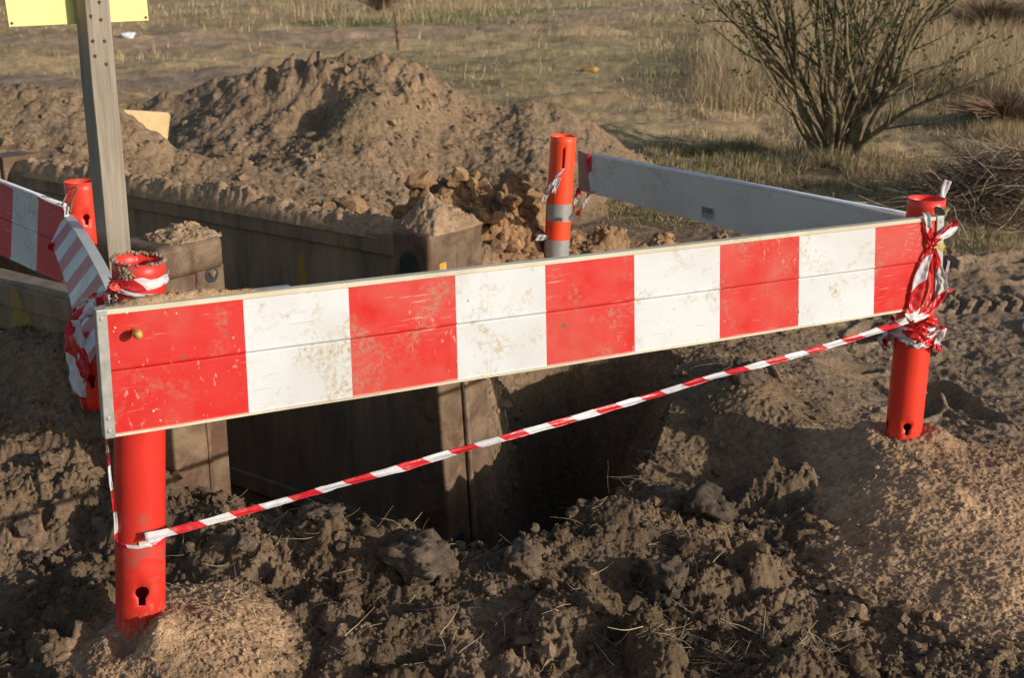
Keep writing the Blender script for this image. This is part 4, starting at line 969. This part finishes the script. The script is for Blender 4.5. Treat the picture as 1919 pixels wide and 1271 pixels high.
for k, (y, rad, hw, a0, a1, dz, ph) in enumerate([(606, .064, .011, -1.8, 1.7, -.006, .4), (624, .062, .009, -.3, 2.2, -.02, .6), (600, .07, .010, -2.2, 1.0, .012, .1), (630, .069, .012, 1.0, 2.6, .01, .45), (628, .070, .014, -2.6, -1.2, -.01, .65), (636, .074, .011, 1.1, 2.2, -.02, .05)]):
    ribbon('', wrap(RTF, rv(y), rad, hw, a0, a1, dz, 10, .007, 30+k, .5*(-1)**k), .16, ph, 1.0, parent=t4, name='wound_loop', nseg=9, crumple=.002, seed=31+k)
ribbon('', [(P(1672, 612, 3.68), .012, wdv(90)), (P(1660, 622, 3.72), .018, wdv(60, .5)), (P(1652, 638, 3.75), .014, wdv(20, .4)), (P(1662, 648, 3.78), .008, wdv(0))], .15, .3, parent=t4, name='puffed_loop', crumple=.005, seed=41)
ribbon('', [(P(1740, 600, 3.66), .014, wdv(100)), (P(1756, 608, 3.68), .02, wdv(120, .5)), (P(1762, 625, 3.7), .016, wdv(160, .4)), (P(1754, 640, 3.72), .013, wdv(200, .5)), (P(1742, 650, 3.72), .006, wdv(180))], .13, .1, parent=t4, name='puffed_loop', crumple=.005, seed=42)
m = MB()
for k in range(22):
    c = PL(1750, 464, .018); d = (PL(1771, 463, .018)-c)*random.uniform(.7, 1.05)+U3*random.uniform(-.013, .011)+n_*random.uniform(-.004, .008); m.tube([c, c+d*.5+U3*.002, c+d], [.0014, .0012, .0008], 4)
o = m.build('plastic_tassel', M_flower, None); tag(o, 'frayed yellow plastic tassel sticking out of the tape knot on the plank', 'tassel')
ribbon('stiff greyish tail of tape standing up behind the right front tube', [(P(1764, 378, 3.78), .010, wdv(0)), (P(1768, 362, 3.78), .010, wdv(-10)), (P(1772, 350, 3.78), .012, wdv(-15)), (P(1777, 338, 3.78), .012, wdv(-10))], 5, .55, 0, crumple=.0015, seed=43)
# tape on the banded tube and rear plank
mv = lambda y: (575-y)/(575-254)*MTF['L']
t5 = ribbon('dirty grey tatter of tape tied round the banded rear tube', [(P(1057, 316, 5.36), .007, wdv(60)), (P(1046, 327, 5.37), .009, wdv(60, .3)), (P(1038, 340, 5.38), .007, wdv(30, .4)), (P(1030, 352, 5.37), .010, wdv(40)), (P(1022, 368, 5.38), .009, wdv(20)), (P(1018, 378, 5.38), .006, wdv(0))], 5, .6, 0, crumple=.003, seed=51)
ribbon('', [(P(1049, 333, 5.36), .004, wdv(30)), (P(1041, 350, 5.36), .009, wdv(30)), (P(1036, 362, 5.36), .010, wdv(30))], 5, .6, parent=t5, name='loose_end', crumple=.003, seed=52)
ribbon('strip of tape wrapped vertically round the left end of the grey rear plank', [(P(1105, 290, 5.17), .009, wdv(0)), (P(1102, 308, 5.17), .010, wdv(0)), (P(1106, 328, 5.16), .009, wdv(-10)), (P(1109, 345, 5.15), .010, wdv(0)), (P(1111, 361, 5.15), .009, wdv(0))], .16, .05, .8, crumple=.0008, seed=53)
t6 = ribbon('slack loop of tape hanging between the banded rear tube and the grey plank', [(P(1104, 362, 5.18), .012, wdv(30)), (P(1096, 380, 5.22), .012, wdv(40)), (P(1086, 395, 5.28), .014, wdv(80)), (P(1076, 402, 5.34), .012, wdv(110)), (P(1066, 410, 5.38), .008, wdv(120))], .17, .45, .8, crumple=.003, seed=54)
ribbon('', [(P(1086, 352, 5.25), .012, wdv(0)), (P(1082, 368, 5.27), .013, wdv(10)), (P(1077, 378, 5.3), .009, wdv(60)), (P(1074, 396, 5.33), .003, wdv(0))], .13, .2, parent=t6, name='loose_end', crumple=.003, seed=55)
ribbon('small white scrap of tape sticking out left of the lower reflective band', [(P(1003, 450, 5.42), .004, wdv(90)), (P(1010, 446, 5.42), .014, wdv(95)), (P(1018, 444, 5.42), .015, wdv(90)), (P(1026, 442, 5.42), .006, wdv(90))], .5, .55, 0, crumple=.003, seed=56)
# red tag on the bent board
ribbon('small red tuft of tape on the corner of the bent striped board', [(P(92, 468, 3.55), .006, wdv(90)), (P(99, 462, 3.55), .012, wdv(80)), (P(106, 466, 3.55), .010, wdv(90)), (P(104, 452, 3.56), .008, wdv(60))], 5, .02, 0, crumple=.004, seed=57)
# wire tie at the shaded tube
m = MB(); m.tube(catmull([P(116, 385, 3.64), P(124, 366, 3.66), P(133, 354, 3.66), P(145, 352, 3.66), P(137, 372, 3.66), P(130, 400, 3.66)], 5), .0035, 6); o = m.build('wire_tie', M_rust, None, True); tag(o, 'bent rusty wire tying the shaded left plank to the red tube', 'wire')
make_tube(P(152, 618, 2.86), P(178, 762, 2.86), .030, M_tubeold, 'short red tube dangling in tape behind the left metal end of the front plank', holes=[(.004, .075, .010, .005, .022)])

# ------------------------------------------------------------------ field: timber board, litter, grass, shrub, brushwood
m = MB(); a, b, c_, d_ = P(205, 204, 7.1), P(319, 211, 7.25), P(314, 262, 7.25), P(203, 262, 7.1); nn_ = (b-a).cross(d_-a).normalized()*.03
m.prism([a, b-Vector((.01, 0, .0)), b-Vector((0, 0, .02)), c_, d_], nn_ if nn_.y > 0 else -nn_); o = m.build('timber_board', M_ply, None, bevel=.004); tag(o, 'pale new timber board half buried between the two earth heaps', 'board')
v, f = ico(3)
for (px, py, s, mt, lab, cat, nm) in ((238, 76, .16, M_litter, 'crumpled white plastic litter lying on the far dirt track', 'litter', 'plastic_litter'), (868, 1042, .014, M_blue, 'scrap of blue wrapper on the near lip of the pit', 'litter', 'wrapper_scrap'),
                                    (1105, 131, .13, M_tuft, 'orange-brown straw tuft lying in the short grass right of the big heap', 'straw tuft', 'straw_tuft')):
    p = G(px, py, 0 if s > .02 else .06); vv = rock(v, int(px), .35)*s*np.array([1, .5, .35]); me = big_mesh(nm, vv, f, None, True); o = link(nm, me, mt); o.location = (p.x, p.y, gz1(p.x, p.y)+s*.12); tag(o, lab, cat)

def blades(name, label, x, y, h, wd, colr, lean=.5, cat='grass', windx=.0):
    z = gz(x, y); n = len(x); an = rng.uniform(0, 2*PI, n); la = rng.uniform(0, 2*PI, n)
    le = np.abs(rng.normal(0, lean, n))*h; dx = np.cos(la)*le+windx*h; dy = np.sin(la)*le
    wx_ = np.cos(an)*wd; wy_ = np.sin(an)*wd; hz = np.sqrt(np.clip(h*h-le*le*.5, (h*.25)**2, None))
    b0 = np.stack([x-wx_, y-wy_, z-.01], -1); b1 = np.stack([x+wx_, y+wy_, z-.01], -1)
    m0 = np.stack([x-wx_*.7+dx*.35, y-wy_*.7+dy*.35, z+hz*.55], -1); m1 = np.stack([x+wx_*.7+dx*.35, y+wy_*.7+dy*.35, z+hz*.55], -1)
    tp = np.stack([x+dx, y+dy, z+hz], -1)
    V = np.stack([b0, b1, m1, m0, tp], 1).reshape(-1, 3); b = np.arange(n)*5
    T = np.concatenate([np.stack([b, b+1, b+2], -1), np.stack([b, b+2, b+3], -1), np.stack([b+3, b+2, b+4], -1)])
    me = big_mesh(name, V, T, np.repeat(colr, 5, axis=0)); o = link(name, me, M_grass); return tag(o, label, cat, None, 'stuff')
def wedge(n, d0, d1, a0=-24, a1=24):
    a = np.radians(rng.uniform(a0, a1, n)); dd = rng.uniform(d0, d1, n); r = CH/np.tan(np.radians(dd)); return r*np.sin(a), r*np.cos(a)
TAN = np.array([.62, .46, .27]); GRN = np.array([.22, .25, .07]); BRN = np.array([.30, .21, .13]); DRK = np.array([.13, .12, .06])
def field():
    x, y = wedge(330000, 2.3, 13.5)
    z, c, zone, mk = height(x, y)
    track = fbm(x*.6, y*.6, 301, 3); clump = ss(-.45, .35, fbm(x*1.8, y*1.8, 303, 4))
    dt_, _ = seg_dist(x, y, [tuple(G(-500, 70).xy), tuple(G(0, 78).xy), tuple(G(450, 74).xy), tuple(G(850, 58).xy), tuple(G(1250, 10).xy)])
    dt2, _ = seg_dist(x, y, [tuple(G(-300, 170).xy), tuple(G(250, 158).xy), tuple(G(420, 150).xy)])
    p = mk['grass']*clump*(1-.93*ss(1.8, .8, dt_))*(1-.93*ss(1.5, .5, dt2))
    azf = np.degrees(np.arctan2(x, y)); p *= .09+.85*ss(4, 9, azf+2*fbm(x*.3, y*.3, 399, 3))*ss(10, 13, y)+.4*ss(25, 28, y)
    k = rng.uniform(0, 1, len(x)) < p; x, y, c = x[k], y[k], c[k]; n = len(x)
    azr = np.degrees(np.arctan2(x, y))
    tall = ss(7.5, 9.5, azr+1.5*fbm(x*.4, y*.4, 305, 3))*ss(11.5, 14, y+fbm(x*.5, y*.5, 307, 3)*2); tall = np.maximum(tall, ss(24, 27, y)*ss(-11, -9, azr)*ss(1, -3, azr)*.8)
    h = (.02+.04*rng.random(n))*(1+.6*clump[k]); h = h*(1+1.6*ss(12, 25, y)); h = h*(1-tall)+tall*rng.uniform(.22, .5, n)
    gsel = rng.random(n); gr = ss(.0, .5, fbm(x*.9+3, y*.9, 309, 4)+.12)*(1-tall)
    greenish = (c[:, 1] > c[:, 0]*.95); pg = np.where(greenish, .6, .04+.28*gr)
    colr = np.where((gsel < pg)[:, None], GRN, np.where((rng.random(n) < .6)[:, None], TAN, BRN))*rng.uniform(.6, 1.35, (n, 1))
    colr = np.where((tall > .5)[:, None], (TAN*.8)[None]*rng.uniform(.55, 1.35, (n, 1)), colr)
    wd = (.0012+.0004*y*.55)*rng.uniform(.6, 1.4, n)
    blades('field_grass', 'dry tan and green grass growing over the field behind the trench', x, y, h, wd, colr, .95)
    # tufts by the shrub, the rear plank and the brushwood
    cl = []
    for (px, py, sx, sy, cnt, hh, gp) in [(1250, 300, 60, 25, 2600, .10, .6), (1380, 290, 70, 22, 2600, .13, .55), (1560, 305, 70, 18, 2600, .20, .35), (1450, 340, 130, 20, 3500, .10, .5), (1640, 330, 120, 25, 3200, .14, .3),
                                    (1250, 400, 90, 18, 3000, .05, .8), (1180, 385, 45, 12, 1200, .05, .8), (1860, 410, 60, 30, 2500, .12, .4), (1850, 460, 60, 18, 1500, .07, .5), (1330, 290, 60, 20, 1500, .12, .6), (1880, 260, 60, 40, 2400, .22, .1),
                                    (1800, 190, 70, 25, 1500, .2, .5), (1430, 110, 60, 20, 1200, .2, .5), (950, 40, 120, 8, 900, .15, .9)]:
        gxx = rng.normal(px, sx*.6, cnt); gyy = rng.normal(py, sy*.6, cnt)
        for a_, b_ in zip(gxx, gyy):
            if b_ < 3: continue
            q = G(a_, b_); cl.append((q.x, q.y, hh*.62*random.uniform(.4, 1.3), gp*.62))
    cl = np.array(cl); x, y, h, gp = cl.T; z, c, zone, mk = height(x, y); k = (~mk['ins']) & (zone != 1)
    k &= (fbm(x*4, y*4, 311, 3) > -.25); x, y, h, gp = x[k], y[k], h[k], gp[k]; n = len(x)
    colr = np.where((rng.random(n) < gp)[:, None], np.array([.16, .19, .055]), TAN*.75)*rng.uniform(.5, 1.25, (n, 1))
    blades('verge_grass', 'rough green and straw-coloured grass tufts around the shrub and behind the rear plank', x, y, h, .0022*rng.uniform(.6, 1.6, n)*(y/8), colr, .6)
field()

def twigs(name, n, region, lmin, lmax, rmin, rmax, mats, label, lift=.0, seg=4, kind='stuff', cat='twigs', seed=1, pile=None):
    rs = random.Random(seed); m = MB(); xs = []
    P0 = [region(rs) for _ in range(n)]; zz = gz([p[0] for p in P0], [p[1] for p in P0])
    for (x, y), z in zip(P0, zz):
        L = rs.uniform(lmin, lmax); a = rs.uniform(0, 2*PI); el = rs.gauss(.05, .28); 
        zb = z+rs.uniform(0, lift)+(pile(x, y)*rs.random()**.6 if pile else 0)
        d = Vector((math.cos(a)*math.cos(el), math.sin(a)*math.cos(el), math.sin(el))); p = Vector((x, y, zb)); pts = [p]
        for k in range(seg):
            d = (d+Vector((rs.gauss(0, .16), rs.gauss(0, .16), rs.gauss(0, .12)))).normalized(); p = p+d*L/seg; pts.append(p)
        r = rs.uniform(rmin, rmax); m.tube(pts, [r*(1-.6*i/seg) for i in range(seg+1)], 4, rs.randrange(len(mats)))
    o = m.build(name, mats, None); return tag(o, label, cat, None, kind)
def reg_px(x0, x1, y0, y1):
    def f(rs): q = G(rs.uniform(x0, x1), rs.uniform(y0, y1), .02); return (q.x, q.y)
    return f
M_twd = simple('dark_twig', (.15, .095, .06), .9, 0, .3, 12, 0); M_twp = simple('bleached_twig', (.45, .36, .25), .9, 0, .3, 12, 0)
BP = Vector((3.1, 7.75)); pile = lambda x, y: .36*math.exp(-((x-BP.x)/.55)**2-((y-BP.y)/.5)**2)
def bpr(rs):
    return (BP.x+rs.gauss(0, .36), BP.y+rs.gauss(0, .30))
twigs('brushwood_pile', 3000, bpr, .10, .42, .0015, .004, [M_twig, M_twd, M_twd, M_twp], 'tangled pile of cut brown brushwood beside the field at the right edge', .05, 4, None, 'brushwood pile', 3, pile)
twigs('fallen_twigs', 460, reg_px(1230, 1900, 300, 430), .05, .26, .0012, .003, [M_twp, M_twig, M_twd], 'dry twigs and stalks littering the grass under the shrub', .05, 4, 'stuff', 'twigs', 4)
twigs('dry_roots', 520, reg_px(330, 1400, 985, 1265), .02, .10, .0005, .0013, [M_root, M_root, M_straw], 'fine roots and stalks poking out of the foreground soil', .012, 5, 'stuff', 'roots', 5)
twigs('dry_straw', 170, reg_px(1230, 1560, 1190, 1271), .02, .09, .0006, .0015, [M_straw, M_root], 'scattered pale straw at the bottom of the photo beside the right sand heap', .012, 3, 'stuff', 'straw', 6)
twigs('pit_edge_roots', 150, reg_px(1060, 1300, 830, 960), .03, .14, .0005, .0012, [M_root], 'thin roots hanging along the right edge of the pit', .015, 5, 'stuff', 'roots', 7)
twigs('soil_roots', 160, reg_px(1280, 1900, 600, 780), .02, .12, .0006, .002, [M_root, M_twd], 'bits of root lying on the trodden soil right of the pit', .01, 4, 'stuff', 'roots', 8)
# one thick root by the tape, left of the right tube
m = MB(); q = G(1447, 690, .03); q2 = G(1462, 715, .02); m.tube(catmull([q+Vector((-.06, .06, .01)), q, q2, q2+Vector((.02, -.05, -.01))], 5), [.010]*16, 8); o = m.build('root_stub', M_twig, None, True); tag(o, 'short thick root stub lying on the soil just behind the tape', 'root')

def leaf_mesh(name, pts, dirs, size, cols, parent=None):
    n = len(pts); P_ = np.array(pts); D = np.array(dirs); D /= np.linalg.norm(D, axis=1)[:, None]
    W = np.cross(D, rng.normal(size=(n, 3))); W /= np.linalg.norm(W, axis=1)[:, None]; s = size[:, None]; W = W*.75
    V = np.stack([P_, P_+D*s*.5+W*s*.3, P_+D*s, P_+D*s*.5-W*s*.3], 1).reshape(-1, 3); b = np.arange(n)*4
    T = np.stack([b, b+1, b+2, b+3], -1); return link(name, big_mesh(name, V, T, np.repeat(cols, 4, axis=0), nper=4), M_leaf, parent)
def shrub():
    base = G(1562, 303); z0 = gz1(base.x, base.y); rs = random.Random(12)
    e = empty('shrub', (base.x, base.y, z0), 'tall many-stemmed shrub with sparse budding green leaves standing in the grass', 'shrub')
    m = MB(); lp, ld, ls = [], [], []
    def grow(p, d, L, r, depth, curl):
        n = max(5, int(L/.065)); pts = [p.copy()]; rad = [r]
        for k in range(n):
            q_ = .09+.09*depth; d = (d+Vector((rs.gauss(0, q_), rs.gauss(0, q_), rs.gauss(0, .06+.05*depth)+curl))).normalized(); p = p+d*L/n; pts.append(p.copy()); rad.append(r*(1-.8*(k+1)/n))
            if depth < 3 and L > .18 and k > n*.18 and rs.random() < (.42 if depth == 0 else .32):
                a = rs.uniform(0, 2*PI); sd = Vector((math.cos(a), math.sin(a), rs.uniform(.0, .7))).normalized()
                grow(p.copy(), (d*.75+sd*.75).normalized(), L*rs.uniform(.22, .42)*(1-.3*k/n), rad[-1]*.6, depth+1, .03)
            if (depth >= 1 and k > n*.3) or (depth == 0 and k > n*(.35 if curl < 0 else .7)):
                pl = .75 if p.x-base.x < -.25 or p.x-base.x > .5 else .48
                if rs.random() < pl:
                    for _ in range(rs.randint(3, 8)): lp.append(tuple(p)); ld.append((d.x+rs.gauss(0, .6), d.y+rs.gauss(0, .6), d.z+rs.gauss(.2, .5))); ls.append(rs.uniform(.014, .032))
        m.tube(pts, rad, 6 if depth == 0 else 4, 0, False)
    for k in range(26):
        t = rs.gauss(0, 1)*.36; ty = rs.gauss(0, .28); bx = base.x+rs.uniform(-.10, .12)+t*.05; by = base.y+rs.uniform(-.10, .10)
        grow(Vector((bx, by, z0-.02)), Vector((t*.75, ty, 1)).normalized(), rs.uniform(1.45, 2.1), rs.choice([.011, .014, .02, .027]), 0, .012)
    # the two thick trunks and the long low arms
    for (ox, pts_, rr) in ((.06, [(0, 0, -.02), (.05, 0, .14), (.13, 0, .30), (.19, .01, .44), (.23, .0, .56)], [.075, .06, .055, .05, .032]), (-.12, [(0, 0, -.02), (-.03, 0, .13), (-.08, 0, .27), (-.13, .01, .40), (-.16, 0, .50)], [.06, .05, .045, .042, .028])):
        q3 = [Vector((base.x+ox+a_, base.y+b_, z0+c_)) for a_, b_, c_ in pts_]; m.tube(q3, rr, 8, 0, True)
        for k in range(7):
            i_ = rs.choice([2, 3, 4, 4]); grow(q3[i_]*1.0, Vector((ox*3+rs.gauss(.1 if ox > 0 else -.1, .3), rs.gauss(0, .25), 1)).normalized(), rs.uniform(1.2, 1.8), rs.uniform(.014, .024), 0, .01)
    grow(Vector((base.x+.15, base.y-.05, z0+.35)), Vector((1.0, -.1, .62)).normalized(), 1.15, .013, 0, -.015)
    grow(Vector((base.x-.2, base.y-.05, z0+.42)), Vector((-1.0, -.1, .6)).normalized(), .9, .016, 0, -.02)
    grow(Vector((base.x-.15, base.y, z0+.7)), Vector((-1.0, .1, .75)).normalized(), .95, .014, 0, -.03)
    grow(Vector((base.x+.1, base.y, z0+.25)), Vector((.9, 0, .9)).normalized(), 1.2, .012, 0, -.01)
    m.build('stems', M_bark, e, True)
    n = len(lp); leaf_mesh('leaves', lp, ld, np.array(ls), np.array([.085, .125, .035])*rng.uniform(.6, 1.5, (n, 1)), e)
shrub()
# slim bare sapling in front of the far track
def sapling(px, py, h, label, leaves=False, n=5, r=.006):
    b = G(px, py); z = gz1(b.x, b.y); e = empty('sapling', (b.x, b.y, z), label, 'sapling'); m = MB()
    for k in range(n):
        a = random.uniform(0, 2*PI); d = Vector((math.cos(a)*.15, math.sin(a)*.15, 1)); p = Vector((b.x, b.y, z)); L = h*random.uniform(.6, 1); pts = [p+d*L*t+Vector((random.gauss(0, .01), 0, 0)) for t in np.linspace(0, 1, 6)]
        m.tube(pts, [r*(1-.7*t) for t in np.linspace(0, 1, 6)], 4)
        for q in pts[2:]: m.tube([q, q+Vector((random.gauss(0, .06), random.gauss(0, .06), .07))*h], [r*.5, r*.2], 4)
    m.build('stems', M_twig, e)
sapling(746, 94, .95, 'slim leafless sapling standing behind the crest of the big earth heap', n=5, r=.014)
def bushlet(px, py, w_, h, label, colr, n=500):
    b = G(px, py); z = gz1(b.x, b.y); e = empty('low_bush', (b.x, b.y, z), label, 'bush'); m = MB()
    for k in range(int(n)):
        a = random.uniform(0, 2*PI); s = random.random()**.6*random.choice([1, .6, .8]); d = Vector((math.cos(a)*w_*s, math.sin(a)*w_*s, h*(1-.5*s*s)*random.uniform(.6, 1))); p = Vector((b.x, b.y, z)); m.tube([p+d*.1, p+d*.6+Vector((0, 0, h*.08)), p+d], [.004, .003, .0015], 3)
    m.build('stems', colr, e)
bushlet(712, 20, .7, .6, 'dark leafless low bush at the top edge beyond the far track', M_twd, 500)
bushlet(1885, 240, .7, .28, 'brown dead bramble clump at the right edge behind the brushwood', M_twig, 900)
bushlet(1855, 60, 1.4, .7, 'dark dry reed clump at the top right corner of the field', M_twd, 900)
